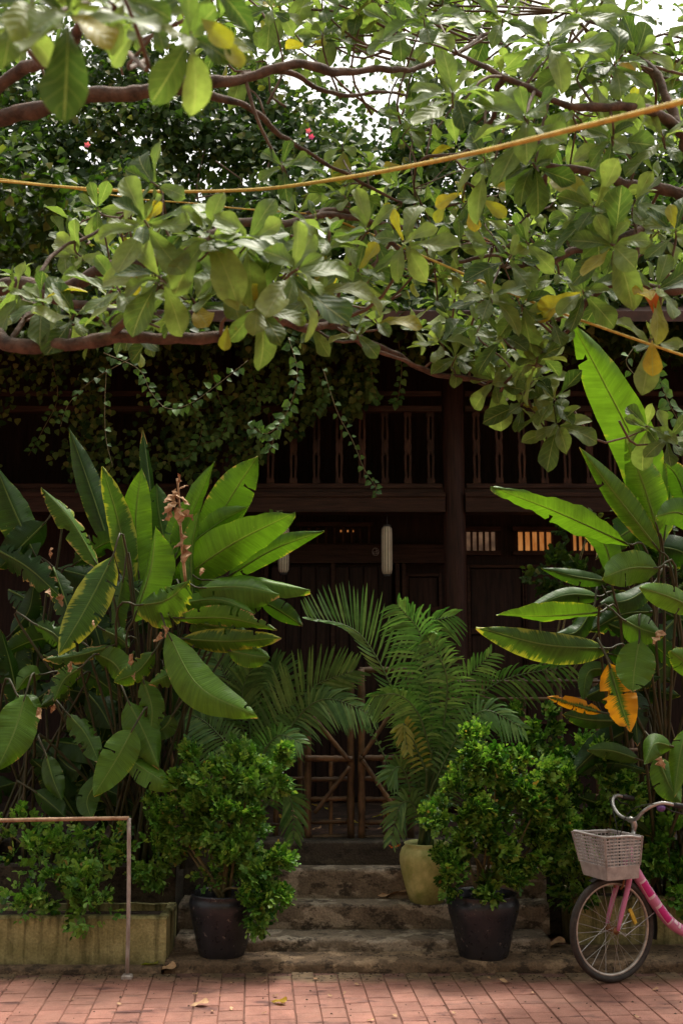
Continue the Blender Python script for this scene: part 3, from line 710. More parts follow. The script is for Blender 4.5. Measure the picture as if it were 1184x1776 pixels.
# ------------------------------------------------------------------ bicycle
def bicycle():
    c0 = P(1064, 1703, 6.93); c0.z = 0
    phi = math.radians(24); phf = math.radians(12)
    def world(ang, piv):
        return Matrix.Translation(piv) @ Matrix.Rotation(math.pi + ang, 4, 'Z') @ Matrix.Scale(0.94, 4)
    A = world(phi, c0)                                    # steered front end: local +X forward, +Y to the rider's left
    head = A @ Vector((-0.165, 0, 0))
    B = world(phf, head) @ Matrix.Translation((0.165, 0, 0))   # main frame
    t = thing('bicycle', c0, 'pink step-through bicycle with grey plastic basket, its front wheel turned', 'bicycle')
    def tub(pts, r, name, mat, T, par=t, n=10, sm=True):
        return G().tube([T @ Vector(p) for p in pts], r, n).put(name, mat, par, smooth=sm)
    Rw = 0.328
    def wheel(T, seed):
        rs = random.Random(seed)
        def torus(R0, r0, n=64, m=10, sq=1.0):
            v = [T @ Vector(((R0 + r0 * math.cos(b_)) * math.cos(a_), r0 * sq * math.sin(b_), Rw + (R0 + r0 * math.cos(b_)) * math.sin(a_))) for a_ in np.linspace(0, 2 * math.pi, n, endpoint=False) for b_ in np.linspace(0, 2 * math.pi, m, endpoint=False)]
            f = [(i * m + j, ((i + 1) % n) * m + j, ((i + 1) % n) * m + (j + 1) % m, i * m + (j + 1) % m) for i in range(n) for j in range(m)]
            return G().add(v, f)
        w = torus(0.306, 0.022).put('wheel', 'rubber', t, smooth=True)
        torus(0.282, 0.0105, 64, 8, 1.15).put('rim', 'rim', w, smooth=True)
        G().tube([T @ Vector((0, y, Rw)) for y in (-0.062, -0.05, -0.045, -0.03, 0.03, 0.045, 0.05, 0.062)], [0.008, 0.012, 0.026, 0.017, 0.017, 0.026, 0.012, 0.008], 14).put('hub', 'rust', w, smooth=True)
        N = 28
        for k in range(N):
            a_ = 2 * math.pi * k / N; sd = 1 if k % 2 else -1; off = 1.25 * (1 if (k // 2) % 2 else -1)
            p0 = Vector((0.022 * math.cos(a_ + off), sd * 0.04, Rw + 0.022 * math.sin(a_ + off))); p1 = Vector((0.276 * math.cos(a_), 0, Rw + 0.276 * math.sin(a_)))
            G().tube([T @ p0, T @ p1], 0.0016, 4).put('spoke', 'chrome', w)
        return w
    w = wheel(A, 1)
    wc = Vector((0, 0, Rw)); ar = math.radians(155)
    d = Vector((math.cos(ar), 0, math.sin(ar)))
    ra, rb = wc + d * 0.13 + Vector((0, 0.018, 0)), wc + d * 0.2 + Vector((0, 0.012, 0))
    q = Vector((0, 0, 1)).cross(d)
    ax_ = A.to_3x3(); rfl = G()
    pr = Vector((-d.z, 0, d.x)) * 0.052; dd = d * 0.012; nn = Vector((0, 0.006, 0)); ce = wc + d * 0.165 + Vector((0, 0.02, 0))
    rfl.add([A @ (ce + pr * i + dd * j + nn * k) for i, j, k in ((-1, -1, -1), (1, -1, -1), (1, 1, -1), (-1, 1, -1), (-1, -1, 1), (1, -1, 1), (1, 1, 1), (-1, 1, 1))], [(0, 3, 2, 1), (4, 5, 6, 7), (0, 1, 5, 4), (1, 2, 6, 5), (2, 3, 7, 6), (3, 0, 4, 7)])
    rfl.put('reflector', 'reflector', w)
    # fork, crown, head tube
    fk = G()
    for s_ in (1, -1):
        fk.tube([A @ Vector(p) for p in catmull([(0.0, s_ * 0.058, Rw), (-0.035, s_ * 0.060, Rw + 0.11), (-0.085, s_ * 0.056, Rw + 0.24), (-0.125, s_ * 0.045, Rw + 0.35)], 9)], [0.010, 0.011, 0.013, 0.014, 0.015, 0.016, 0.017, 0.0175, 0.0175], 10)
    fk.tube([A @ Vector((-0.125, -0.05, Rw + 0.35)), A @ Vector((-0.125, 0.05, Rw + 0.35))], 0.018, 10)
    fork = fk.put('fork', 'pink', t, smooth=True)
    tub([(-0.118, 0, 0.665), (-0.172, 0, 0.835)], 0.021, 'head_tube', 'pink', A)
    tub([(-0.172, 0, 0.835), (-0.187, 0, 0.885), (-0.20, 0, 0.94)], [0.014, 0.013, 0.013], 'stem', 'chrome', A)
    G().tube([A @ Vector(p) for p in ((-0.200, 0, 0.925), (-0.207, 0, 0.965), (-0.195, 0, 0.998), (-0.165, 0, 1.005))], [0.013, 0.02, 0.021, 0.019], 10).put('stem_clamp', 'chrome', t, smooth=True)
    # brake calliper and rusty bolts at the crown
    bk = G()
    for s_ in (1, -1):
        bk.tube([A @ Vector(p) for p in ((-0.085, s_ * 0.008, 0.665), (-0.075, s_ * 0.045, 0.64), (-0.06, s_ * 0.048, 0.60), (-0.055, s_ * 0.03, 0.575))], 0.007, 6)
    bk.tube([A @ Vector((-0.15, 0, 0.67)), A @ Vector((-0.055, 0, 0.665))], 0.010, 8)
    bk.put('brake', 'rust', t, smooth=True)
    # handlebar with grips, levers, bell, cable
    hb = [(-0.33, -0.265, 1.115), (-0.26, -0.24, 1.13), (-0.20, -0.205, 1.115), (-0.16, -0.15, 1.07), (-0.16, -0.085, 1.02), (-0.165, 0, 1.005)]
    full = hb + [(x, -y, z) for x, y, z in reversed(hb[:-1])]
    bar = G().tube([A @ p for p in catmull(full, 45)], 0.0118, 10).put('handlebar', 'chrome', t, smooth=True)
    for s_ in (1, -1):
        tub([(-0.315, s_ * 0.258, 1.118), (-0.37, s_ * 0.275, 1.11), (-0.43, s_ * 0.29, 1.097)], [0.016, 0.017, 0.018], 'grip', 'black', A, bar)
        tub([(-0.25, s_ * 0.235, 1.115), (-0.30, s_ * 0.262, 1.08), (-0.38, s_ * 0.285, 1.06)], 0.005, 'brake_lever', 'black', A, bar, 6)
        tub(catmull([(-0.25, s_ * 0.235, 1.115), (-0.16, s_ * 0.19, 1.12), (-0.10, s_ * 0.08, 1.06), (-0.08, 0.01 * s_, 0.90), (-0.075, 0, 0.68)], 20), 0.0028, 'brake_cable', 'black', A, bar, 5)
    bell = G(); bc = A @ Vector((-0.245, 0.225, 1.10))
    bell.lathe([(0.0, -0.024), (0.016, -0.021), (0.026, -0.008), (0.028, 0.006), (0.02, 0.014), (0.0, 0.017)], 18, bc); bell.put('bell', 'purple', bar, smooth=True)
    # basket
    bg_ = G(); Zb, Zt = 0.655, 0.925
    def corner(k, z):
        f = (z - Zb) / (Zt - Zb); x0 = -0.125 - 0.005 * f; x1 = 0.120 + 0.045 * f; y = 0.125 + 0.048 * f
        return Vector(((x0, -y), (x1, -y), (x1, y), (x0, y))[k] + (z,))
    def strip(p, q, wv, thick):
        """thin bar from p to q, half width vector wv, half depth vector thick"""
        v = [p - wv - thick, q - wv - thick, q + wv - thick, p + wv - thick, p - wv + thick, q - wv + thick, q + wv + thick, p + wv + thick]
        bg_.add([A @ x for x in v], [(0, 3, 2, 1), (4, 5, 6, 7), (0, 1, 5, 4), (1, 2, 6, 5), (2, 3, 7, 6), (3, 0, 4, 7)])
    Zs = Zb + 0.085
    for k in range(4):
        k2 = (k + 1) % 4
        nrm = (corner(k2, Zb) - corner(k, Zb)).cross(Vector((0, 0, 1))).normalized() * 0.0022
        # solid lower band
        p0, p1, p2, p3 = corner(k, Zb), corner(k2, Zb), corner(k2, Zs), corner(k, Zs)
        bg_.add([A @ x for x in (p0 - nrm, p1 - nrm, p2 - nrm, p3 - nrm, p0 + nrm, p1 + nrm, p2 + nrm, p3 + nrm)], [(0, 3, 2, 1), (4, 5, 6, 7), (3, 2, 6, 7)])
        nh = 9
        for i in range(nh):
            z = Zs + (Zt - Zs) * i / nh
            strip(corner(k, z), corner(k2, z), Vector((0, 0, 0.0042)), nrm)
        nv = 9 if k % 2 == 0 else 12
        for i in range(nv + 1):
            s_ = i / nv; a_ = corner(k, Zs).lerp(corner(k2, Zs), s_); b_ = corner(k, Zt).lerp(corner(k2, Zt), s_)
            wd = (corner(k2, Zs) - corner(k, Zs)).normalized() * (0.0036 if 0 < i < nv else 0.008)
            strip(a_, b_, wd, nrm * 0.9)
    bg_.add([A @ corner(k, Zb) for k in range(4)], [(0, 1, 2, 3)])
    bk_ = bg_.put('basket', 'basket', t)
    rim = []
    for k in range(4):
        for s_ in np.linspace(0.06, 0.94, 9):
            p = corner(k, Zt).lerp(corner((k + 1) % 4, Zt), s_)
            dip = 0.0
            if k == 3: dip = 0.010
            if k == 0: dip = 0.012 * math.sin((s_) * math.pi)
            if k in (0, 2):
                f = s_ if k == 0 else 1 - s_
                dip -= 0.028 * max(0, 1 - abs(f - 0.0) / 0.35) * -0.6
            rim.append(A @ (p + Vector((0, 0, 0.004 - dip))))
    rim.append(rim[0]); G().tube(rim, 0.0078, 8, caps=False).put('rim', 'basket', bk_, smooth=True)
    tub([(0.02, 0.03, 0.655), (0.05, 0.03, 0.645), (0.06, -0.03, 0.645)], 0.008, 'basket_bracket', 'chrome', A, t, 6)
    # mudguard over the wheel
    def guard(T, a0, a1):
        g = G(); v = []; n = 40; m_ = 7
        for i in range(n + 1):
            an = math.radians(a0 + (a1 - a0) * i / n)
            for j in range(m_):
                y = (j / (m_ - 1) - 0.5) * 0.054; rr = 0.350 - 9.0 * y * y
                v.append(T @ Vector((rr * math.cos(an), y, Rw + rr * math.sin(an))))
        g.add(v, [(i * m_ + j, i * m_ + j + 1, (i + 1) * m_ + j + 1, (i + 1) * m_ + j) for i in range(n) for j in range(m_ - 1)])
        return g.put('mudguard', 'fender', t, smooth=True)
    guard(A, 62, 196)
    tub([(0.0, 0.066, Rw), (-0.045, 0.07, Rw - 0.035), (-0.30, 0.05, Rw + 0.085)], 0.003, 'mudguard_stay', 'chrome', A, t, 5)
    # main frame: low step-through tube with decals, then the rest of the cycle out of frame
    dt = catmull([(-0.145, 0, 0.76), (-0.25, 0, 0.585), (-0.40, 0, 0.375), (-0.52, 0, 0.285), (-0.62, 0, 0.27)], 60)
    fr = G().tube([B @ p for p in dt], 0.034, 16).put('frame', 'pink', t, smooth=True)
    def decal(i0, i1, a0, a1, r, mat, name):
        v = []; n = 10
        for i in range(i0, i1 + 1):
            tg = (dt[i + 1] - dt[i - 1]).normalized(); up = Vector((0, 1, 0)).cross(tg).normalized() * -1
            for k in range(n + 1):
                an = math.radians(a0 + (a1 - a0) * k / n) + (i - i0) * 0.022
                v.append(B @ (dt[i] + Vector((0, math.cos(an), 0)) * r + up * math.sin(an) * r))
        f = [(i * (n + 1) + k, i * (n + 1) + k + 1, (i + 1) * (n + 1) + k + 1, (i + 1) * (n + 1) + k) for i in range(i1 - i0) for k in range(n)]
        G().add(v, f).put(name, mat, fr, smooth=True)
    decal(12, 20, -46, 40, 0.0374, 'white_decal', 'decal'); decal(13, 19, -41, 34, 0.0383, 'magenta', 'decal')
    decal(23, 32, -46, 40, 0.0374, 'white_decal', 'decal'); decal(24, 31, -40, 33, 0.0383, 'magenta', 'decal')
    decal(33, 36, -55, -15, 0.0374, 'white_decal', 'decal'); decal(37, 39, -70, 0, 0.0374, 'white_decal', 'decal')
    for k in range(13, 34, 4): decal(k, k + 2, -70, -56 + (k % 3) * 4, 0.0374, 'white_decal', 'decal')
    tub([(-0.60, 0, 0.27), (-0.72, 0, 0.62), (-0.76, 0, 0.74)], 0.017, 'seat_tube', 'pink', B)
    tub([(-0.76, 0, 0.74), (-0.79, 0, 0.86)], 0.012, 'seat_post', 'chrome', B)
    rw = Matrix(B) @ Matrix.Translation((-1.03, 0, 0)); wheel(rw, 2); guard(rw, 20, 190)
    for s_ in (1, -1):
        tub([(-0.62, s_ * 0.035, 0.27), (-1.03, s_ * 0.07, Rw)], 0.010, 'chain_stay', 'pink', B)
        tub([(-0.74, s_ * 0.02, 0.68), (-1.03, s_ * 0.07, Rw)], 0.009, 'seat_stay', 'pink', B)
        tub([(-0.62, s_ * 0.07, 0.27), (-0.62 + s_ * 0.06, s_ * 0.09, 0.27 - s_ * 0.15), (-0.62 + s_ * 0.06, s_ * 0.17, 0.27 - s_ * 0.15)], 0.009, 'pedal_crank', 'chrome', B)
    sd = G(); v = []
    for i in range(9):
        s_ = i / 8; wv = interp(s_, [(0, 0.022), (0.4, 0.035), (0.7, 0.085), (0.9, 0.10), (1, 0.05)])
        for k in range(8):
            an = 2 * math.pi * k / 8; v.append(B @ Vector((-0.66 - 0.27 * s_, wv * math.cos(an), 0.885 + 0.03 * math.sin(an) + 0.03 * s_)))
    sd.add(v, [(i * 8 + k, i * 8 + (k + 1) % 8, (i + 1) * 8 + (k + 1) % 8, (i + 1) * 8 + k) for i in range(8) for k in range(8)] + [tuple(range(8)), tuple(range(64, 72))])
    sd.put('saddle', 'black', t, smooth=True)
    tub([(-0.66, -0.02, 0.26), (-0.64, -0.16, 0.0)], 0.008, 'kickstand', 'chrome', B)
bicycle()

# ------------------------------------------------------------------ big-leaved clumps
BAN_PROF = [(0, 0.08), (0.05, 0.36), (0.12, 0.66), (0.22, 0.87), (0.38, 1.0), (0.55, 0.97), (0.70, 0.82), (0.83, 0.58), (0.93, 0.29), (1, 0.02)]
def big_leaf(parent, pts, w, Y, roll=0, fold=18, hang=0.06, wave=0.085, yel=0.0, brn=0.0, lig=0.5, torn=0.0, dz=None, seed=None, stalk_to=None, name='leaf'):
    """pts: 3-4 photo points from leaf base to tip; Y: depth or depths; w: width in px; roll turns the blade about its rib"""
    rs = random.Random(seed if seed is not None else hash((pts[0], pts[-1])) % 9999)
    Ys = Y if isinstance(Y, (list, tuple)) else [Y] * len(pts)
    if len(Ys) == 2: Ys = [Ys[0] + (Ys[1] - Ys[0]) * i / (len(pts) - 1) for i in range(len(pts))]
    sp = catmull([P(u, v, y) for (u, v), y in zip(pts, Ys)], 34)
    W = px(w, sum(Ys) / len(Ys)) / 2 / max(0.35, math.cos(math.radians(roll)) * math.cos(math.radians(fold)))
    V = []; U = []; F = []; nc = 4
    tornL = [1.0] * 34, [1.0] * 34
    for s in (0, 1):
        i = 3
        while i < 34:
            if rs.random() < torn * 0.5:
                dpt = rs.uniform(0.45, 0.9); ln = rs.randint(1, 3)
                for k in range(i, min(34, i + ln)): tornL[s][k] = dpt * rs.uniform(0.9, 1.1)
                i += ln
            i += 1
    slit = set(); tears = {}
    for s in (0, 1):
        for i in range(4, 31):
            if rs.random() < 0.02 + torn * 0.2 and (i - 1, s) not in tears:
                dp = rs.choice((2, 2, 3, 3)); tears[(i, s)] = dp
                for q in range(dp): slit.add((i, q if s == 0 else 2 * nc - 1 - q))
    ph = rs.uniform(0, 6); asy = rs.uniform(0.3, 1.7); curl = rs.uniform(-0.6, 1.6)
    for i, p in enumerate(sp):
        t = i / 33
        T = (sp[min(i + 1, 33)] - sp[max(i - 1, 0)]).normalized()
        view = (Vector((0, 0, HCAM)) - p).normalized()
        N = (view - T * view.dot(T)).normalized()
        q = Matrix.Rotation(math.radians(roll), 3, T); N = q @ N
        S = T.cross(N)
        hw = W * interp(t, BAN_PROF)
        for c in range(-nc, nc + 1):
            f = c / nc; side = 0 if c < 0 else 1
            x = abs(f) * hw * (tornL[side][i] if abs(f) > 0.6 else 1.0)
            sg = 1 if f > 0 else -1
            fo = math.radians(fold * (asy if sg > 0 else 2 - asy)) * (1 + 0.45 * abs(f)) + curl * max(0, t - 0.55) * abs(f)
            wv = wave * W * math.sin(t * 11 + ph + sg * 1.3) * f * f + 0.5 * wave * W * math.sin(t * 31 + ph * 2 + sg) * abs(f) ** 3 + 0.3 * wave * W * math.sin(t * 67 + ph * 3 - sg) * abs(f) ** 4
            V.append(p + S * sg * x * math.cos(fo) - N * (x * math.sin(fo)) + N * wv - Vector((0, 0, 1)) * hang * W * f * f)
            U.append((0.5 + f / 2, t))
    n = 2 * nc + 1
    for (i, s), dp in tears.items():
        for j in range(1, dp):
            c = j if s == 0 else 2 * nc - j
            V[(i + 1) * n + c] = V[(i + 1) * n + c].lerp(V[i * n + c], 0.9 * j / dp)
    for i in range(33):
        for c in range(2 * nc):
            if (i, c) in slit: continue
            F.append((i * n + c, i * n + c + 1, (i + 1) * n + c + 1, (i + 1) * n + c))
    # raised rib on the back
    g = G(); g.add(V, F)
    nv = len(V); rib = [sp[i] - (Vector((0, 0, HCAM)) - sp[i]).normalized() * 0.004 for i in range(0, 34, 3)]
    g.tube(rib, [0.0085 * (1 - 0.85 * k / 11) for k in range(len(rib))], 5)
    U += [(0.5, 0.5)] * (len(g.v) - nv)
    me = mesh_of(name, g.v, g.f, 'banana', True, U)
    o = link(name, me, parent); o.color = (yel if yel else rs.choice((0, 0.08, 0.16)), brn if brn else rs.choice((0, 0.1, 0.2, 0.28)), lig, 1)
    if stalk_to is not None:
        b = Vector(stalk_to); T0 = (sp[3] - sp[0]).normalized(); ap = sp[0] - T0 * 0.17 + Vector((0, 0.05, -0.03)); mid = ap.lerp(b, 0.5) + Vector((0, 0.03, 0.05))
        G().tube(catmull([b, mid, ap, sp[0], sp[3]], 18), [0.014 - 0.0095 * (k / 17) ** 0.8 for k in range(18)], 7).put('stalk', 'stalk', parent, smooth=True)
    return o

LB = P(235, 1500, 7.88); LB.z = 0.50
left = thing('banana_plant', LB, 'large banana-like clump with broad yellow-edged leaves filling the left side', 'plant')
RB = P(1165, 1520, 7.80); RB.z = 0.32
right = thing('banana_plant', RB, 'tall banana-like clump with an orange dying leaf above the bicycle', 'plant')
FB = P(20, 1500, 8.0); FB.z = 0.50
far = thing('banana_plant', FB, 'dim banana-like clump at the left edge behind the rail', 'plant')
def jit(b, r=0.22): return b + Vector((R(-r, r), R(-r * 0.5, r * 0.5), 0))
LL = [  # points, width, depths, kwargs
 ([(190, 945), (155, 840), (120, 742)], 46, (8.15, 8.2), dict(roll=15, lig=0.12)),
 ([(228, 1020), (206, 905), (178, 808)], 46, (7.85, 7.8), dict(yel=0.45, lig=0.5, roll=-20)),
 ([(242, 1010), (236, 900), (246, 812)], 56, (7.95, 7.9), dict(lig=0.95, fold=10)),
 ([(262, 990), (262, 860), (248, 745)], 30, (8.3, 8.3), dict(lig=0.1, roll=35)),
 ([(296, 990), (276, 890), (272, 838)], 54, (8.1, 8.1), dict(lig=0.25)),
 ([(232, 1075), (262, 985), (270, 912)], 70, (7.55, 7.5), dict(lig=0.7, fold=28, roll=-20)),
 ([(300, 975), (335, 885), (372, 800)], 34, (7.9, 7.9), dict(lig=0.75, roll=40)),
 ([(345, 960), (402, 860), (447, 790)], 74, (8.0, 7.8), dict(lig=0.5, fold=8)),
 ([(300, 1015), (400, 945), (512, 888)], 80, (7.75, 7.5), dict(lig=0.65, roll=22, yel=0.12, hang=0.15)),
 ([(395, 1000), (475, 952), (562, 920)], 46, (7.85, 7.7), dict(lig=0.5, brn=0.22, yel=0.15, hang=0.1)),
 ([(335, 1045), (332, 960), (346, 882)], 34, (7.6, 7.6), dict(lig=0.45, roll=35)),
 ([(350, 1006), (445, 1008), (538, 1023)], 38, (7.6, 7.5), dict(lig=0.75, roll=-38, hang=0.2)),
 ([(345, 1020), (420, 1018), (484, 1030)], 54, (7.5, 7.4), dict(lig=0.6, roll=-30, hang=0.2)),
 ([(365, 1050), (415, 1045), (458, 1042)], 44, (7.7, 7.6), dict(lig=0.35, hang=0.3)),
 ([(452, 1040), (490, 1062), (525, 1085)], 38, (7.8, 7.8), dict(lig=0.25, brn=0.2)),
 ([(305, 1072), (395, 1072), (480, 1092)], 42, (7.45, 7.35), dict(lig=0.6, brn=0.40, yel=0.2, roll=15, torn=0.3)),
 ([(315, 1108), (400, 1112), (488, 1106)], 42, (7.5, 7.4), dict(lig=0.5, yel=0.5, brn=0.2, roll=20)),
 ([(395, 1128), (435, 1136), (468, 1140)], 42, (7.5, 7.4), dict(lig=0.65, yel=0.2, brn=0.2)),
 ([(290, 1095), (345, 1190), (446, 1242)], 70, (7.4, 7.1), dict(lig=0.95, fold=14, roll=-12)),
 ([(240, 1050), (290, 1040), (330, 1005)], 76, (7.45, 7.35), dict(lig=0.6, yel=0.42, brn=0.22, hang=0.3, torn=0.5)),
 ([(196, 965), (152, 1050), (102, 1135)], 66, (7.45, 7.2), dict(lig=0.32, yel=0.50, fold=10)),
 ([(172, 985), (122, 900), (72, 845)], 42, (7.6, 7.5), dict(lig=0.45, yel=0.35, brn=0.42, roll=25, torn=0.3)),
 ([(232, 1262), (205, 1312), (163, 1380)], 62, (7.3, 7.15), dict(lig=0.75, fold=10)),
 ([(222, 1215), (250, 1270), (276, 1332)], 62, (7.45, 7.3), dict(lig=0.6, brn=0.15)),
 ([(222, 1315), (262, 1342), (308, 1368)], 46, (7.4, 7.2), dict(lig=0.85, yel=0.1)),
 ([(165, 1132), (200, 1152), (222, 1190)], 50, (7.6, 7.5), dict(lig=0.6, roll=15)),
 ([(178, 1092), (205, 1105), (225, 1122)], 42, (7.6, 7.6), dict(lig=0.3, brn=0.25, torn=0.6)),
 ([(195, 1120), (130, 1138), (75, 1143)], 28, (7.6, 7.5), dict(lig=0.35, yel=0.4, brn=0.5, torn=0.7)),
 ([(80, 1308), (92, 1350), (108, 1388)], 38, (7.5, 7.4), dict(lig=0.28, brn=0.2)),
 ([(60, 1372), (90, 1395), (112, 1416)], 40, (7.6, 7.5), dict(lig=0.18)),
 ([(215, 1000), (204, 1060), (205, 1120)], 30, (7.7, 7.7), dict(lig=0.35, roll=30)),
 ([(150, 1200), (175, 1230), (192, 1262)], 60, (7.9, 7.8), dict(lig=0.06)),
 ([(290, 1180), (300, 1210), (296, 1250)], 40, (7.8, 7.8), dict(lig=0.1)),
 ([(300, 1240), (285, 1262), (262, 1275)], 36, (7.5, 7.5), dict(lig=0.3, brn=0.3)),
 ([(300, 1048), (380, 1040), (442, 1064)], 40, (7.55, 7.4), dict(lig=0.7, brn=0.25, torn=0.3, roll=-20)),
 ([(330, 1128), (300, 1165), (258, 1186)], 44, (7.5, 7.35), dict(lig=0.55, brn=0.3, torn=0.4)),
 ([(268, 1130), (238, 1165), (198, 1182)], 42, (7.5, 7.4), dict(lig=0.5, yel=0.3, torn=0.3)),
 ([(118, 1238), (150, 1275), (172, 1322)], 46, (7.5, 7.4), dict(lig=0.4, torn=0.3)),
 ([(140, 1158), (112, 1178), (94, 1216)], 40, (7.5, 7.4), dict(lig=0.45, brn=0.35, torn=0.5)),
 ([(328, 945), (382, 905), (432, 878)], 42, (7.85, 7.7), dict(lig=0.6, roll=20)),
 ([(288, 965), (310, 900), (338, 848)], 34, (7.95, 7.9), dict(lig=0.55, roll=-25)),
 ([(248, 1178), (264, 1230), (258, 1288)], 46, (7.5, 7.4), dict(lig=0.6, brn=0.25, torn=0.3)),
 ([(180, 1340), (152, 1385), (158, 1420)], 40, (7.5, 7.4), dict(lig=0.35)),
 ([(318, 1040), (352, 1088), (412, 1100)], 40, (7.6, 7.5), dict(lig=0.6, yel=0.25, torn=0.3)),
 ([(330, 1075), (400, 1095), (450, 1130)], 38, (7.55, 7.45), dict(lig=0.55, brn=0.3, torn=0.4)),
 ([(60, 1082), (98, 1102), (130, 1142)], 42, (7.7, 7.6), dict(lig=0.25, torn=0.3)),
]
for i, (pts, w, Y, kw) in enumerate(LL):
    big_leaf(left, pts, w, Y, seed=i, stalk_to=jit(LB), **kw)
FL = [
 ([(62, 965), (25, 885), (-10, 800)], 66, (8.0, 7.9), dict(lig=0.15, roll=15)),
 ([(-10, 950), (50, 985), (105, 1035)], 60, (7.9, 7.8), dict(lig=0.04, brn=0.35, torn=0.8)),
 ([(80, 905), (40, 945), (0, 985)], 64, (8.0, 7.9), dict(lig=0.04)),
 ([(45, 1205), (25, 1270), (-5, 1335)], 72, (7.4, 7.2), dict(lig=0.7, fold=8, yel=0.1)),
 ([(72, 1170), (50, 1172), (28, 1200)], 36, (7.6, 7.5), dict(lig=0.5)),
 ([(30, 1205), (45, 1225), (58, 1265)], 60, (7.45, 7.4), dict(lig=0.45, yel=0.2)),
 ([(120, 1190), (95, 1210), (70, 1225)], 40, (7.7, 7.6), dict(lig=0.2, brn=0.45, torn=0.6)),
 ([(90, 1300), (120, 1330), (140, 1340)], 50, (7.9, 7.8), dict(lig=0.08)),
 ([(20, 1100), (50, 1060), (60, 1010)], 40, (8.1, 8.1), dict(lig=0.03)),
 ([(-30, 1200), (-60, 1120), (-110, 1080)], 80, (7.8, 7.6), dict(lig=0.4)),
]
for i, (pts, w, Y, kw) in enumerate(FL):
    big_leaf(far, pts, w, Y, seed=100 + i, stalk_to=jit(FB), **kw)
RL = [
 ([(1138, 920), (1108, 790), (1045, 660), (990, 556)], 84, (7.2, 6.9), dict(lig=0.9, fold=6, roll=-8, wave=0.10)),
 ([(1140, 920), (1115, 840), (1083, 758)], 70, (7.0, 6.9), dict(lig=0.95, fold=20)),
 ([(1142, 955), (1075, 868), (1004, 775)], 52, (7.0, 6.9), dict(lig=0.8, yel=0.28, fold=25)),
 ([(1090, 945), (970, 890), (850, 843)], 46, (7.1, 6.8), dict(lig=0.75, roll=-35, wave=0.16, hang=0.2)),
 ([(1062, 1000), (1045, 940), (992, 905)], 52, (7.2, 7.1), dict(lig=0.35, fold=30)),
 ([(1140, 985), (1092, 985), (1044, 1002)], 62, (6.9, 6.7), dict(lig=0.7, fold=12, roll=-20)),
 ([(1215, 1060), (1160, 1035), (1108, 1018)], 48, (6.8, 6.6), dict(lig=0.9)),
 ([(1052, 1008), (1000, 1000), (938, 985)], 30, (7.5, 7.5), dict(lig=0.2)),
 ([(1040, 1062), (955, 1068), (860, 1066)], 40, (7.2, 6.9), dict(lig=0.7, roll=-40, yel=0.25)),
 ([(1055, 1125), (945, 1118), (825, 1087)], 56, (7.2, 6.9), dict(lig=0.40, yel=0.42, fold=10, hang=0.15)),
 ([(1040, 1035), (980, 1032), (908, 1060)], 34, (7.6, 7.5), dict(lig=0.3)),
 ([(1080, 1075), (1110, 1090), (1150, 1102)], 60, (7.0, 6.9), dict(lig=0.45)),
 ([(1108, 1108), (1100, 1155), (1096, 1198)], 68, (6.95, 6.85), dict(lig=0.75, fold=8)),
 ([(1055, 1150), (1072, 1208), (1092, 1268)], 62, (7.05, 6.95), dict(lig=0.4, yel=0.98, fold=14, torn=0.2)),
 ([(1042, 1236), (995, 1222), (948, 1208)], 26, (7.3, 7.3), dict(lig=0.3, yel=1.0, brn=0.1, torn=0.4)),
 ([(1070, 1250), (1020, 1248), (975, 1238)], 36, (7.4, 7.3), dict(lig=0.15)),
 ([(1190, 1262), (1178, 1310), (1168, 1382)], 42, (6.9, 6.8), dict(lig=0.6)),
 ([(1165, 1295), (1135, 1290), (1116, 1325)], 42, (6.9, 6.8), dict(lig=0.55, brn=0.2)),
 ([(1138, 1310), (1158, 1358), (1180, 1392)], 50, (7.0, 6.9), dict(lig=0.55)),
 ([(1230, 930), (1180, 890), (1136, 895)], 56, (6.9, 6.8), dict(lig=0.45)),
 ([(1230, 1180), (1190, 1150), (1160, 1128)], 50, (6.7, 6.6), dict(lig=0.75, yel=0.2)),
 ([(1200, 900), (1175, 830), (1150, 800)], 46, (7.2, 7.1), dict(lig=0.35)),
 ([(1108, 1318), (1060, 1302), (1018, 1300)], 32, (7.4, 7.3), dict(lig=0.35, brn=0.15)),
 ([(1150, 940), (1160, 840), (1130, 770)], 40, (7.3, 7.2), dict(lig=0.6, roll=30)),
 ([(1030, 1050), (1000, 1095), (960, 1100)], 34, (7.5, 7.4), dict(lig=0.18)),
 ([(1135, 1010), (1090, 1040), (1040, 1045)], 40, (7.4, 7.3), dict(lig=0.12)),
 ([(1060, 1160), (1020, 1165), (1010, 1215)], 30, (7.5, 7.4), dict(lig=0.4)),
 ([(1260, 1000), (1250, 900), (1230, 780)], 80, (7.0, 6.9), dict(lig=0.6)),
 ([(1270, 1230), (1240, 1260), (1215, 1330)], 70, (6.9, 6.8), dict(lig=0.6)),
]
for i, (pts, w, Y, kw) in enumerate(RL):
    big_leaf(right, pts, w, Y, seed=200 + i, stalk_to=jit(RB, 0.3), **kw)
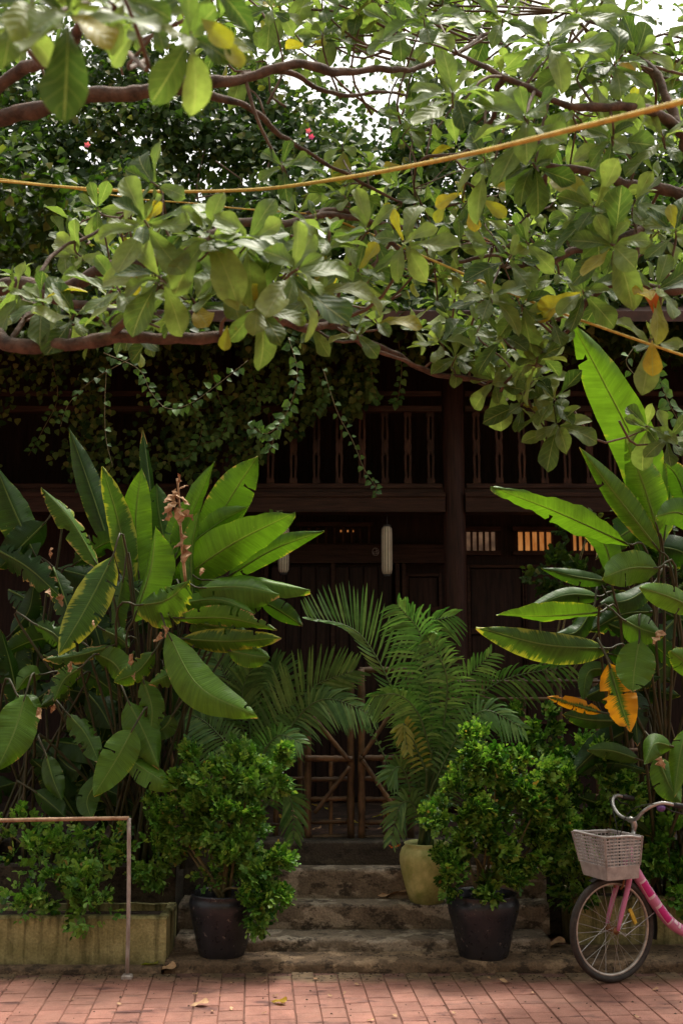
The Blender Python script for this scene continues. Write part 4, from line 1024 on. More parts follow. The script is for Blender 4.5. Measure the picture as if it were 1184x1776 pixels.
# leaves deep inside the clumps, their shade put into a darker green
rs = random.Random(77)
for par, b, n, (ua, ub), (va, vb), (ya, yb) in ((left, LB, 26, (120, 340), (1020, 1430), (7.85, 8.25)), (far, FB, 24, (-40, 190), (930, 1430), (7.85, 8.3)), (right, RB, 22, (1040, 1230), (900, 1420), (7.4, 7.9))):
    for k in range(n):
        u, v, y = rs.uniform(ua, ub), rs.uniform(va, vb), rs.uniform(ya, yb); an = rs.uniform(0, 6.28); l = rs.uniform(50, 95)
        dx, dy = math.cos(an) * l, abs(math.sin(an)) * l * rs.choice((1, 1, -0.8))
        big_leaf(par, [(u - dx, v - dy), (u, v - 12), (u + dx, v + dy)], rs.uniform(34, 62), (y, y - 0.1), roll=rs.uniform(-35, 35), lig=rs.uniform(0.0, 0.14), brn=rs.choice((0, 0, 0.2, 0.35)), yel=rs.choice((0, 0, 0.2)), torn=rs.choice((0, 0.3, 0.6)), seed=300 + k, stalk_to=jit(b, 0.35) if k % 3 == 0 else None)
# thick stems at the foot of the clumps
for par, b, n in ((left, LB, 6), (right, RB, 4), (far, FB, 3)):
    for k in range(n):
        p0 = jit(b, 0.40 if par is left else 0.3); h = R(0.9, 2.0)
        p1 = p0 + Vector((R(-0.15, 0.15), R(-0.1, 0.1), h))
        G().tube(catmull([p0, p0.lerp(p1, 0.5) + Vector((R(-.04, .04), 0, 0)), p1], 8), [0.021 - 0.014 * q / 7 for q in range(8)], 7).put('stem', random.choice(['stalk', 'stalk', 'dry']), par, smooth=True)
# dried flower spike and hanging dry scraps
def scrap(par, p, L, d, seed):
    rs = random.Random(seed); d = Vector(d).normalized(); V = []; F = []
    s = d.orthogonal().normalized(); s = Matrix.Rotation(rs.uniform(0, 6), 3, d) @ s; n = d.cross(s); n_ = 6
    for i in range(n_ + 1):
        t = i / n_; w = L * 0.30 * math.sin(math.pi * (0.10 + 0.85 * t) ** 0.8) * rs.uniform(0.35, 1.35)
        for j in (-1, -0.4, 0.4, 1):
            an = j * 1.5 + rs.uniform(-.5, .5); V.append(p + Vector((rs.uniform(-1, 1), rs.uniform(-1, 1), rs.uniform(-1, 1))) * L * 0.07 + d * L * t + s * w * math.sin(an) + n * (w * (1 - math.cos(an)) + L * 0.18 * math.sin(t * 3 + seed)))
    for i in range(n_):
        for j in range(3): F.append((i * 4 + j, i * 4 + j + 1, i * 4 + 5 + j, i * 4 + 4 + j))
    G().add(V, F).put('dry_bract', 'dry', par)
sp = [P(u, v, 7.45) for u, v in ((322, 1010), (316, 950), (312, 890), (308, 830))]
G().tube(catmull(sp, 14), [0.012, 0.011, 0.012, 0.009, 0.011, 0.008, 0.01, 0.008, 0.01, 0.009, 0.008, 0.008, 0.007, 0.012], 7).put('flower_stalk', 'dry', left, smooth=True)
for i, (u, v, L, dx, dz) in enumerate(((308, 838, 0.07, 0.1, 0.9), (306, 850, 0.12, -0.7, -0.8), (312, 855, 0.11, 0.5, -0.8), (304, 868, 0.13, -0.6, -0.9), (309, 880, 0.14, 0.1, -1), (300, 885, 0.10, -0.7, -0.5), (314, 893, 0.10, 0.8, -0.45), (313, 925, 0.12, -0.3, -1), (318, 945, 0.13, 0.1, -1), (312, 845, 0.07, 0.9, 0.0))):
    scrap(left, P(u, v, 7.42), L, (dx, R(-0.5, 0.1), dz), i)
for i, (u, v, Y) in enumerate(((282, 1085, 7.4), (276, 1095, 7.4), (165, 1075, 7.3), (104, 1030, 7.5), (85, 1022, 7.6), (228, 1135, 7.5), (235, 1165, 7.5), (70, 1225, 7.4), (95, 1222, 7.4), (348, 985, 7.5), (90, 950, 7.6), (125, 1148, 7.4))):
    scrap(left, P(u, v, Y - 0.05), R(0.05, 0.10), (R(-0.5, 0.5), R(-0.4, 0), -1), 50 + i)
for i, (u, v, Y) in enumerate(((1145, 1090, 6.9), (1140, 1310, 6.95))):
    scrap(right, P(u, v, Y - 0.05), R(0.06, 0.11), (R(-0.5, 0.5), R(-0.4, 0), -1), 90 + i)

# ------------------------------------------------------------------ potted palms
def frond(par, pts, Ys, L, roll=0, droop=0.35, n=34, ang=(20, 50), mat='palm_leaf', sides=(1, 1), up=0.0, seed=0, wd=0.0105, stalk=None):
    rs = random.Random(seed)
    Y = [Ys[0] + (Ys[1] - Ys[0]) * i / (len(pts) - 1) for i in range(len(pts))]
    sp = catmull([P(u, v, y) for (u, v), y in zip(pts, Y)], 50)
    g = G(); UV = []
    for s, k in ((-1, sides[0]), (1, sides[1])):
        if not k: continue
        for i in range(n):
            t = 0.06 + 0.94 * (i + rs.uniform(-0.15, 0.15)) / (n - 1); t = min(max(t, 0.02), 0.999)
            q = t * 49; j = min(int(q), 48); p = sp[j].lerp(sp[j + 1], q - j)
            T = (sp[min(j + 2, 49)] - sp[max(j - 1, 0)]).normalized()
            view = (Vector((0, 0, HCAM)) - p).normalized()
            N = Matrix.Rotation(math.radians(roll), 3, T) @ (view - T * view.dot(T)).normalized()
            S = T.cross(N) * s
            a = math.radians(ang[0] + (ang[1] - ang[0]) * t + rs.uniform(-4, 4))
            d = (S * math.cos(a) + T * math.sin(a) + N * rs.uniform(0.05, 0.15)).normalized()
            l = L * k * interp(t, [(0, 0.55), (0.2, 0.95), (0.45, 1.0), (0.75, 0.8), (1, 0.42)]) * rs.uniform(0.9, 1.08)
            wv = d.cross(N).normalized(); wv = (wv + N * rs.uniform(-0.3, 0.3)).normalized() * wd * rs.uniform(0.85, 1.15)
            o = len(g.v); dr = (droop if droop < 0.25 else 0.25 + (droop - 0.25) * 0.55) * rs.uniform(0.75, 1.25)
            V = []
            for m_, (x, w_) in enumerate(((0, 0.35), (0.3, 1.0), (0.65, 0.8), (0.88, 0.45), (1.0, 0.05))):
                c = p + d * l * x + Vector((0, 0, -1)) * dr * l * x * x + Vector((0, 0, 1)) * up * l * x
                V += [c - wv * w_, c + wv * w_]
                UV += [(0.15, x), (0.85, x)]
            g.add(V, [(2 * m_, 2 * m_ + 1, 2 * m_ + 3, 2 * m_ + 2) for m_ in range(4)], 0)
    o = len(g.v)
    g.tube(sp[::3] + [sp[-1]], [0.0085 * (1 - 0.8 * k / 17) for k in range(18)], 6, 1); UV += [(0.5, 0.5)] * (len(g.v) - o)
    rn = [rs.random() * 0.9 for _ in range(len(g.f))]
    for i in range(0, len(rn) - 4, 4):
        rn[i + 1] = rn[i + 2] = rn[i + 3] = rn[i]
    me = mesh_of('frond', g.v, g.f, [mat, 'palm_stalk'], True, UV, g.mi, rn)
    fo = link('frond', me, par)
    if stalk is not None:
        b = Vector(stalk); mid = b.lerp(sp[0], 0.55) + Vector((0, 0, 0.06))
        G().tube(catmull([b, mid, sp[0], sp[2]], 12), [0.014 - 0.006 * k / 11 for k in range(12)], 6).put('stalk', 'palm_stalk', par, smooth=True)
PB = Vector((POT_P.x - 0.01, POT_P.y, POT_P.z + 0.36))
palm = thing('potted_palm', PB, 'feathery palm growing from the pale mossy pot on the steps', 'palm')
Y0 = 7.75
PF = [
 ([(716, 1290), (690, 1215), (640, 1120), (600, 1085), (535, 1072)], (7.75, 7.6), 0.26, dict(roll=18, droop=-0.15, sides=(0.55, 1.0), up=0.35, n=36)),
 ([(748, 1330), (745, 1200), (728, 1100), (690, 1050)], (7.7, 7.5), 0.32, dict(roll=-5, droop=0.55, n=38)),
 ([(762, 1310), (775, 1180), (745, 1115), (738, 1100)], (7.65, 7.4), 0.22, dict(roll=20, droop=0.6, n=34)),
 ([(752, 1300), (748, 1190), (735, 1090), (785, 1068)], (7.8, 7.75), 0.28, dict(roll=10, droop=0.6, n=30)),
 ([(748, 1310), (725, 1238), (690, 1205), (645, 1208)], (7.6, 7.35), 0.22, dict(roll=-25, droop=0.65, n=32)),
 ([(752, 1360), (795, 1275), (840, 1232), (905, 1262)], (7.6, 7.4), 0.20, dict(roll=-20, droop=0.6, n=30)),
 ([(735, 1380), (770, 1280), (800, 1190), (850, 1135)], (7.8, 7.7), 0.24, dict(roll=15, droop=0.35, n=32)),
 ([(765, 1340), (800, 1240), (870, 1180), (985, 1155)], (8.0, 7.9), 0.28, dict(roll=25, droop=0.5, n=38)),
 ([(740, 1340), (718, 1290), (700, 1255), (706, 1300)], (7.6, 7.5), 0.12, dict(roll=0, droop=0.5, n=18, mat='palm_yellow')),
 ([(735, 1430), (712, 1392), (692, 1400), (678, 1455)], (7.7, 7.6), 0.16, dict(roll=10, droop=0.5, n=24)),
 ([(745, 1400), (760, 1330), (735, 1270), (700, 1250)], (7.8, 7.7), 0.24, dict(roll=-10, droop=0.5, n=30)),
 ([(730, 1420), (690, 1360), (650, 1280), (630, 1260)], (7.85, 7.8), 0.14, dict(roll=20, droop=0.4, n=18, sides=(0.2, 0.4))),
 ([(748, 1400), (770, 1340), (790, 1290), (830, 1280)], (7.9, 7.9), 0.26, dict(roll=0, droop=0.4, n=30)),
 ([(730, 1440), (705, 1350), (690, 1330), (672, 1350)], (7.7, 7.6), 0.18, dict(roll=10, droop=0.4, n=24)),
 ([(745, 1420), (735, 1330), (720, 1240), (735, 1180)], (7.95, 7.95), 0.28, dict(roll=0, droop=0.4, n=34)),
]
for i, (pts, Ys, L, kw) in enumerate(PF): frond(palm, pts, Ys, L, seed=i, stalk=PB + Vector((R(-.05, .05), R(-.05, .05), 0)), **kw)
LPB = P(440, 1480, 8.28); LPB.z = 0.66
palm2 = thing('palm_plant', LPB, 'feathery palm rising behind the round bush left of the gate', 'palm')
QF = [
 ([(452, 1330), (495, 1245), (545, 1190), (612, 1164)], (8.1, 8.0), 0.32, dict(roll=10, droop=0.05, n=40, up=0.18, ang=(25, 52))),
 ([(440, 1320), (405, 1220), (385, 1160), (362, 1130)], (8.3, 8.3), 0.30, dict(roll=10, droop=0.15, n=34)),
 ([(430, 1330), (380, 1275), (345, 1245), (305, 1238)], (8.0, 7.9), 0.24, dict(roll=15, droop=0.4, n=34)),
 ([(470, 1320), (520, 1240), (570, 1212), (645, 1238)], (8.05, 7.9), 0.24, dict(roll=-20, droop=0.65, n=38)),
 ([(452, 1350), (458, 1305), (485, 1275), (520, 1288)], (7.75, 7.5), 0.19, dict(roll=-15, droop=0.55, n=28)),
 ([(460, 1400), (485, 1370), (505, 1390), (510, 1455)], (7.9, 7.8), 0.17, dict(roll=10, droop=0.4, n=26, mat='palm_leaf')),
 ([(450, 1340), (470, 1240), (480, 1180), (470, 1150)], (8.35, 8.35), 0.30, dict(roll=0, droop=0.2, n=34)),
 ([(440, 1340), (430, 1240), (420, 1200), (440, 1150)], (8.25, 8.2), 0.26, dict(roll=0, droop=0.2, n=34)),
 ([(430, 1360), (370, 1310), (340, 1290), (310, 1300)], (8.2, 8.1), 0.2, dict(roll=0, droop=0.4, n=28)),
]
for i, (pts, Ys, L, kw) in enumerate(QF): frond(palm2, pts, Ys, L, seed=40 + i, stalk=LPB + Vector((R(-.08, .08), R(-.05, .05), 0)), **kw)

# ------------------------------------------------------------------ small-leaved bushes
OV = [(0, 0.06), (0.25, 0.30), (0.55, 0.36), (0.8, 0.24), (1, 0.02)]
small_leaf = [leaf_shape([(t, w) for t, w in OV], (-1, 0, 1), 0.3, R(0.05, 0.35), 0.0, k) for k in range(5)]
def bush(name, lab, base, lobes, n_sprig, leafL, seed, cat='bush', mat='bush_leaf', stems=6, group=None):
    """lobes: (u, v, rx px, ry px, depth); sprigs of leaflets sit on clumps spread through the lobes"""
    rs = random.Random(seed); t = thing(name, base, lab, cat, group)
    area = [l[2] * l[3] for l in lobes]; clumps = []
    for l, a in zip(lobes, area):
        for k in range(max(5, int(a / 250))):
            while True:
                x, y, z = rs.uniform(-1, 1), rs.uniform(-1, 1), rs.uniform(-1, 1)
                if 0.25 < x * x + y * y + z * z < 1: break
            c = P(l[0], l[1], l[4]); r = px(1, l[4])
            p = c + Vector((x * l[2] * r, y * min(l[2], l[3]) * r * 0.95, z * l[3] * r))
            clumps.append((p, (p - c).normalized(), rs.uniform(0.03, 0.085), c))
    mats = []; rn = []
    for i in range(n_sprig):
        p, out, cr, c = rs.choice(clumps)
        d = Vector((rs.gauss(0, 1), rs.gauss(0, 1), rs.gauss(0, 1))).normalized()
        q = p + d * cr * rs.random() ** 0.5
        ax = (out * 0.7 + d * 0.7 + Vector((0, -0.25, 0.55)) + Vector((rs.uniform(-.5, .5), rs.uniform(-.5, .5), rs.uniform(-.5, .5)))).normalized()
        side = ax.cross(Vector((rs.uniform(-1, 1), rs.uniform(-1, 1), rs.uniform(0.2, 1)))).normalized()
        nm = side.cross(ax).normalized()
        if nm.z < 0: nm = -nm
        base_r = rs.random() * 0.70; sz = rs.uniform(0.7, 1.3); nl = rs.choice((5, 7, 7))
        for k in range(nl):
            L = leafL * rs.uniform(0.65, 1.1) * sz
            if k == nl - 1: pos = q + ax * leafL * 1.6; dd = ax
            else:
                pos = q + ax * leafL * 0.5 * (k // 2 + 0.4); dd = (ax * 0.55 + side * (1 if k % 2 else -1)).normalized()
            nn = (nm + Vector((rs.uniform(-.35, .35), rs.uniform(-.35, .35), rs.uniform(-.2, .35)))).normalized()
            mats.append([list(r_) for r_ in frame(pos, dd, nn, L)]); rn.append(min(0.985, base_r + rs.random() * 0.28) if rs.random() > 0.006 else 0.999)
    f = link('foliage', join_instances('foliage', small_leaf, mats, rn, mat), t); f['kind'] = 'stuff'
    for k in range(stems):
        e = rs.choice(clumps)[0]; b = Vector(base) + Vector((rs.uniform(-.05, .05), rs.uniform(-.05, .05), 0))
        G().tube(catmull([b, b.lerp(e, 0.45) + Vector((rs.uniform(-.05, .05), 0, 0.05)), e], 9), [0.013 - 0.010 * q_ / 8 for q_ in range(9)], 6).put('stem', 'vine_stem', t, smooth=True)
    return t
bush('potted_bush', 'round small-leaved bush spilling out of the glossy dark pot', POT_L + Vector((0, 0, 0.36)),
     [(440, 1330, 72, 48, 7.25), (370, 1345, 62, 50, 7.3), (395, 1420, 80, 55, 7.25), (310, 1425, 62, 55, 7.4), (265, 1490, 45, 42, 7.4), (430, 1490, 60, 48, 7.2), (350, 1490, 60, 40, 7.4), (470, 1540, 40, 42, 7.2), (440, 1575, 32, 28, 7.15)], 3600, 0.030, 1, stems=12)
bush('potted_bush', 'dense small-leaved bush in the scratched dark pot', POT_R + Vector((0, 0, 0.36)),
     [(835, 1320, 62, 50, 7.3), (905, 1335, 60, 52, 7.3), (800, 1400, 58, 55, 7.25), (880, 1410, 72, 50, 7.3), (945, 1420, 50, 45, 7.35), (830, 1470, 62, 45, 7.25), (905, 1480, 66, 48, 7.3), (795, 1515, 42, 38, 7.2), (860, 1530, 55, 28, 7.2), (975, 1470, 42, 48, 7.4), (980, 1385, 34, 38, 7.45)], 4100, 0.030, 2, stems=12)
bush('shrub', 'dim small-leaved shrub between the potted bush and the handlebars', Vector((1.75, 7.85, 0.32)),
     [(1010, 1330, 60, 45, 7.6), (1060, 1370, 45, 50, 7.6), (960, 1290, 60, 40, 7.8), (920, 1260, 40, 34, 7.9), (1010, 1430, 60, 60, 7.75), (1000, 1520, 55, 50, 7.7)], 1500, 0.036, 3)
bush('shrub', 'shrub growing in the planter behind the bicycle basket', Vector((2.3, 7.85, 0.32)),
     [(1150, 1475, 50, 55, 7.6), (1165, 1540, 40, 40, 7.5), (1120, 1420, 45, 40, 7.8), (1220, 1480, 60, 70, 7.6)], 700, 0.042, 4)
bush('shrub', 'leafy shrub hanging over the mossy planter behind the rail', Vector((-1.75, 7.42, 0.30)),
     [(120, 1480, 75, 38, 7.35), (90, 1530, 75, 40, 7.3), (150, 1545, 50, 38, 7.2), (50, 1560, 40, 28, 7.2), (170, 1575, 34, 22, 7.15), (200, 1480, 40, 36, 7.4), (60, 1480, 60, 36, 7.4), (30, 1440, 60, 30, 7.5)], 620, 0.036, 5)
bush('shrub', 'small dim shrub with pointed leaves by the lit window', P(960, 1200, 8.6),
     [(1005, 925, 34, 18, 8.5), (955, 985, 45, 22, 8.6), (1005, 1010, 50, 30, 8.5), (1120, 860, 30, 90, 8.0), (1150, 980, 40, 80, 7.9)], 300, 0.05, 6, mat='creeper_leaf', stems=4)

# ------------------------------------------------------------------ broad-leaved trees over the street
TREE_PROF = [(0, 0.012), (0.07, 0.026), (0.24, 0.105), (0.44, 0.178), (0.61, 0.232), (0.75, 0.252), (0.87, 0.215), (0.95, 0.13), (1, 0.015)]
tvars = [leaf_shape([(t, w * random.Random(k + 3).uniform(0.8, 1.12)) for t, w in TREE_PROF], (-1, -0.5, 0, 0.5, 1), random.Random(k).uniform(0.05, 0.6), random.Random(k + 50).uniform(-0.1, 0.55), 0.05, k, random.Random(k + 9).uniform(-0.6, 0.6)) for k in range(12)]
tmesh = [mesh_of('leaf', v, f, 'tree_leaf', True, u) for v, f, u in tvars]
BRANCH = {'L': [], 'R': []}
TB = {'L': Vector((-3.3, 5.0, 0)), 'R': Vector((3.9, 5.6, 0))}
tree = {'L': thing('broad_leaved_tree', TB['L'], 'broad-leaved tree whose brown boughs reach in from the left edge', 'tree'),
        'R': thing('broad_leaved_tree', TB['R'], 'broad-leaved tree hanging over from the upper right', 'tree')}
def bough(side, pts, r0, r1, name='branch'):
    pp = [p if isinstance(p, Vector) else P(*p) for p in pts]
    sp = catmull(pp, 22 * len(pp)); n = len(sp); o = []
    for i, p in enumerate(sp):
        o.append(p + Vector((noise.noise(p * 3.1), noise.noise(p * 3.1 + Vector((9, 0, 0))), noise.noise(p * 3.1 + Vector((0, 9, 0))))) * (0.055 * min(1, i / 10)) + Vector((noise.noise(p * 11), 0, noise.noise(p * 11 + Vector((5, 0, 0))))) * 0.010)
    rr = [(r0 + (r1 - r0) * (i / (n - 1)) ** 0.8) * (1 + 0.20 * noise.noise(o[i] * 9) + 0.16 * noise.noise(o[i] * 31)) for i in range(n)]
    G().tube(o, rr, 10).put(name, 'bark', tree[side], smooth=True)
    BRANCH[side] += [(o[i], rr[i]) for i in range(4, n)]
tl, tr = TB['L'], TB['R']
for s_, b_ in (('L', tl), ('R', tr)):
    top = b_ + Vector((0.1 if s_ == 'L' else -0.1, -0.1, 3.4)); sp = catmull([b_, b_ + Vector((0.05, 0.03, 1.6)), top], 20)
    G().tube(sp, [0.24 - 0.09 * i / 19 for i in range(20)], 14).put('trunk', 'bark', tree[s_], smooth=True)
Lt, Rt = tl + Vector((0.1, -0.1, 3.3)), tr + Vector((-0.1, -0.1, 3.3))
bough('L', [Lt, (-120, 235, 4.4), (0, 200, 4.2), (180, 155, 4.1), (330, 138, 4.1), (480, 126, 4.2), (600, 128, 4.4), (720, 112, 4.6), (860, 60, 5.0)], 0.044, 0.009)
bough('L', [(-120, 235, 4.4), (-40, 170, 4.3), (40, 125, 4.2), (140, 60, 3.8), (230, -40, 3.4)], 0.035, 0.016)
bough('L', [(270, 145, 4.1), (420, 190, 4.4), (480, 220, 4.6), (560, 280, 4.9), (640, 330, 5.1), (700, 350, 5.2)], 0.018, 0.006)
bough('L', [(420, 128, 4.15), (500, 140, 4.3), (600, 165, 4.5), (700, 165, 4.7)], 0.016, 0.006)
bough('L', [Lt + Vector((0, 0, -0.6)), (-100, 590, 4.3), (30, 602, 4.2), (120, 602, 4.15), (230, 592, 4.1), (380, 574, 4.1), (470, 560, 4.3), (560, 565, 4.6), (640, 592, 4.9), (700, 620, 5.1), (770, 650, 5.3), (850, 668, 5.4)], 0.038, 0.009)
bough('L', [Lt + Vector((0, 0, -0.4)), (-60, 520, 4.6), (80, 500, 4.5), (170, 482, 4.4), (260, 455, 4.3), (340, 420, 4.4), (460, 385, 4.7), (600, 378, 5.0), (720, 390, 5.2)], 0.042, 0.012)
bough('L', [(60, 505, 4.5), (140, 540, 4.4), (220, 545, 4.3), (290, 500, 4.1), (330, 470, 4.0)], 0.022, 0.008)
bough('L', [(200, 590, 4.1), (215, 560, 4.05), (240, 530, 4.0), (280, 500, 3.9)], 0.018, 0.008)
bough('L', [(20, 610, 4.2), (40, 545, 4.3), (95, 440, 4.5), (200, 380, 4.7), (280, 350, 4.8)], 0.012, 0.005)
bough('L', [(540, 380, 4.9), (620, 370, 5.1), (720, 440, 5.3), (840, 450, 5.5), (950, 440, 5.7)], 0.016, 0.007)
bough('L', [(560, 565, 4.6), (620, 590, 4.8), (720, 635, 5.1), (820, 650, 5.2), (900, 690, 5.2), (960, 760, 5.1)], 0.012, 0.005)
bough('R', [Rt, (1260, 330, 4.9), (1180, 230, 4.7), (1080, 185, 4.5), (960, 175, 4.4), (870, 140, 4.4), (800, 90, 4.5)], 0.036, 0.008)
bough('R', [(1180, 230, 4.7), (1130, 130, 4.8), (1060, 60, 5.0), (980, 10, 5.2)], 0.025, 0.010)
bough('R', [Rt, (1300, 420, 5.2), (1150, 330, 5.2), (1040, 310, 5.0), (960, 290, 4.9), (880, 260, 4.8)], 0.045, 0.010)
bough('R', [(1200, 370, 5.2), (1110, 400, 5.0), (1000, 440, 5.0), (940, 480, 5.0), (870, 460, 5.0)], 0.03, 0.008)
bough('R', [Rt, (1320, 480, 4.8), (1180, 500, 4.6), (1090, 490, 4.6), (1020, 520, 4.7)], 0.04, 0.01)
bough('R', [(960, 290, 4.9), (930, 350, 5.1), (905, 380, 5.2), (860, 420, 5.3)], 0.014, 0.006)
bough('R', [(870, 140, 4.4), (830, 240, 5.0), (740, 280, 5.2), (720, 330, 5.4)], 0.014, 0.005)
bough('R', [(1020, 520, 4.7), (960, 590, 4.9), (900, 640, 5.1), (860, 690, 5.2)], 0.014, 0.006)

LEAVES = []   # (side, matrix, importance)
def rosette(side, p, L, n, axis=None, spread=1.0, twig=True, rs=random):
    axis = axis or Vector((rs.uniform(-.55, .55), rs.uniform(-1.0, -0.1), rs.uniform(-.05, .75)))
    axis.normalize(); s = axis.orthogonal().normalized(); q = axis.cross(s); a0 = rs.uniform(0, 6)
    for k in range(n):
        a = a0 + k * 2.399 + rs.uniform(-.3, .3); f = (k + 0.5) / n
        ti = math.radians((30 + 62 * f ** 0.7) * spread + rs.uniform(-10, 10))
        rad = s * math.cos(a) + q * math.sin(a)
        d = (axis * math.cos(ti) + rad * math.sin(ti) + Vector((0, 0, -0.22 * f))).normalized()
        nn = (axis * math.sin(ti) - rad * math.cos(ti) * 0.8 + Vector((0, 0, 0.35)) + Vector((rs.uniform(-.25, .25), rs.uniform(-.25, .25), rs.uniform(-.25, .25)))).normalized()
        l = L * (0.52 + 0.58 * f) * rs.uniform(0.72, 1.18)
        LEAVES.append((side, frame(p + d * 0.012 - axis * 0.03 * f, d, nn, l), l / max(p.y, 1)))
    if twig:
        best = min(BRANCH[side], key=lambda b: (b[0] - p).length + (0.25 if b[0].y < p.y - 0.6 else 0))
        b, r = best; dist = (b - p).length
        if dist > 0.75: b = p.lerp(b, 0.42 / dist) + Vector((rs.uniform(-.12, .12), 0.12, rs.uniform(-.12, .05))); r = 0.010
        if dist < 1.5:
            mid = b.lerp(p, 0.5) + Vector((rs.uniform(-.08, .08), rs.uniform(-.04, .06), rs.uniform(-.14, .04))) * min(1, dist * 1.5)
            TW[side].append(([b, mid, p - axis * 0.06, p + axis * 0.012], min(r * 0.7, 0.006 + 0.006 * dist)))
TW = {'L': [], 'R': []}
HAND = [  # side, u, v, depth, leaf length px, leaves
 ('L', 118, 18, 2.05, 190, 11), ('L', 262, 22, 2.5, 105, 8), ('L', 330, 60, 2.45, 130, 8), ('L', 20, 30, 2.3, 150, 6), ('L', 60, -20, 2.2, 150, 7), ('L', 210, -10, 2.3, 140, 7), ('L', 370, -20, 2.6, 120, 6),
 ('L', 252, 385, 3.6, 96, 10), ('L', 265, 318, 3.9, 80, 6), ('L', 360, 405, 3.6, 96, 9), ('L', 430, 420, 3.65, 104, 10), ('L', 512, 470, 3.6, 104, 11), ('L', 275, 480, 3.7, 96, 9),
 ('L', 205, 500, 4.0, 90, 9), ('L', 335, 520, 3.9, 90, 9), ('L', 445, 530, 3.7, 92, 9), ('L', 490, 285, 4.2, 72, 6), ('L', 70, 520, 4.2, 84, 8), ('L', 130, 545, 4.2, 84, 8), ('L', 25, 500, 4.3, 84, 7),
 ('L', 395, 480, 3.8, 90, 8), ('L', 180, 560, 4.2, 80, 7), ('L', 560, 440, 4.1, 84, 8), ('L', 620, 470, 4.3, 84, 8), ('L', 700, 420, 4.3, 95, 8), ('L', 640, 400, 4.4, 80, 7), ('L', 545, 500, 4.1, 84, 7), ('L', 650, 555, 4.7, 70, 7), ('L', 615, 575, 4.6, 66, 5),
 ('L', 570, 405, 4.0, 76, 7), ('L', 790, 620, 5.2, 66, 8), ('L', 760, 590, 5.2, 64, 8), ('L', 855, 660, 5.2, 70, 9), ('L', 905, 700, 5.2, 72, 9), ('L', 965, 735, 5.1, 76, 10), ('L', 960, 690, 5.1, 76, 8), ('L', 930, 655, 5.2, 74, 9), ('L', 880, 610, 5.3, 70, 8), ('L', 820, 605, 5.3, 66, 8),
 ('R', 785, 165, 4.1, 100, 10), ('R', 735, 35, 4.4, 96, 9), ('R', 690, 45, 4.6, 88, 8), ('R', 910, 205, 4.1, 98, 10), ('R', 925, 285, 4.3, 90, 10), ('R', 840, 275, 4.3, 92, 8), ('R', 950, 75, 4.4, 96, 10), ('R', 1010, 115, 4.5, 92, 9), ('R', 1065, 110, 4.5, 90, 9), ('R', 1105, 95, 4.7, 84, 8), ('R', 1060, 240, 4.5, 88, 9),
 ('R', 1030, 360, 4.3, 94, 10), ('R', 1060, 425, 4.2, 98, 10), ('R', 1100, 350, 4.5, 88, 9), ('R', 1140, 500, 4.3, 96, 9), ('R', 1010, 505, 4.6, 84, 8), ('R', 885, 445, 4.8, 78, 9), ('R', 850, 510, 4.7, 84, 8), ('R', 905, 530, 4.8, 80, 8), ('R', 960, 540, 4.8, 78, 8), ('R', 870, 580, 4.9, 76, 8), ('R', 1150, 240, 4.6, 90, 8), ('R', 1170, 400, 4.4, 92, 8), ('R', 1130, 590, 4.6, 84, 6),
 ('R', 1160, 760, 5.6, 68, 8), ('R', 1120, 740, 5.6, 66, 6), ('R', 870, 30, 4.6, 86, 9), ('R', 1000, 20, 4.7, 84, 9), ('R', 1080, 20, 4.8, 80, 8), ('R', 620, 20, 5.0, 74, 7), ('R', 560, 60, 5.0, 70, 7),
]
for sd, u, v, Y, lp, n in HAND:
    ax = Vector((R(-.45, .45), R(-1, -0.35), R(-.05, .6)))
    if Y < 2.8: ax = Vector((R(-.2, .2), R(-.5, -.2), R(-0.3, 0.2)))
    rosette(sd, P(u, v, Y), px(lp, Y) * (1.2 if 3 < Y < 4.2 else 1.02), n + 1, ax)
def ok_fill(u, v):
    if u < 540 and 135 < v < 345: return False
    if u < 590 and v > 585: return False
    if u >= 590 and v > 575 + max(0, (u - 720)) * 0.42: return False
    if u > 960 and v > 520: return False
    return True
rs = random.Random(5); cnt = 0
while cnt < 330:
    u = rs.uniform(540, 1260) if cnt < 190 else rs.uniform(-60, 600) if cnt < 250 else rs.uniform(380, 900)
    v = rs.uniform(-70, 700) if cnt < 190 else (rs.uniform(-60, 110) if cnt < 215 else rs.uniform(360, 575) if cnt < 250 else rs.uniform(-70, 130))
    if not ok_fill(u, v): continue
    # keep the openings where the bright sky shows through
    if any((u - a) ** 2 / c ** 2 + (v - b) ** 2 / d ** 2 < 1 for a, b, c, d in ((660, 95, 60, 42), (600, 180, 50, 60), (735, 265, 50, 42), (1135, 22, 85, 42), (1160, 60, 45, 40))): continue
    Y = rs.uniform(4.9, 7.2); side = 'R' if u > 700 else 'L'
    if u < 560 and v > 300: Y = rs.uniform(4.3, 5.6)
    rosette(side, P(u, v, Y), rs.uniform(0.15, 0.21), rs.choice((6, 7, 8, 9)), Vector((rs.uniform(-.6, .6), rs.uniform(-1, 0.1), rs.uniform(-.1, .8))), rs=rs)
    cnt += 1
for side in ('L', 'R'):
    mine = sorted([l for l in LEAVES if l[0] == side], key=lambda l: -l[2])
    for k, (_, m4, _) in enumerate(mine[:300]):
        o = link('leaf', tmesh[k % 12], tree[side], m4)
    rest = mine[300:]
    f = link('foliage', join_instances('foliage', tvars, [[list(r_) for r_ in m4] for _, m4, _ in rest], [random.random() for _ in rest], 'tree_leaf'), tree[side]); f['kind'] = 'stuff'
    for pts, r in TW[side]:
        sp = catmull(pts, 9)
        G().tube(sp, [r * (1 - 0.5 * k / 8) for k in range(9)], 6).put('twig', 'twig', tree[side], smooth=True)
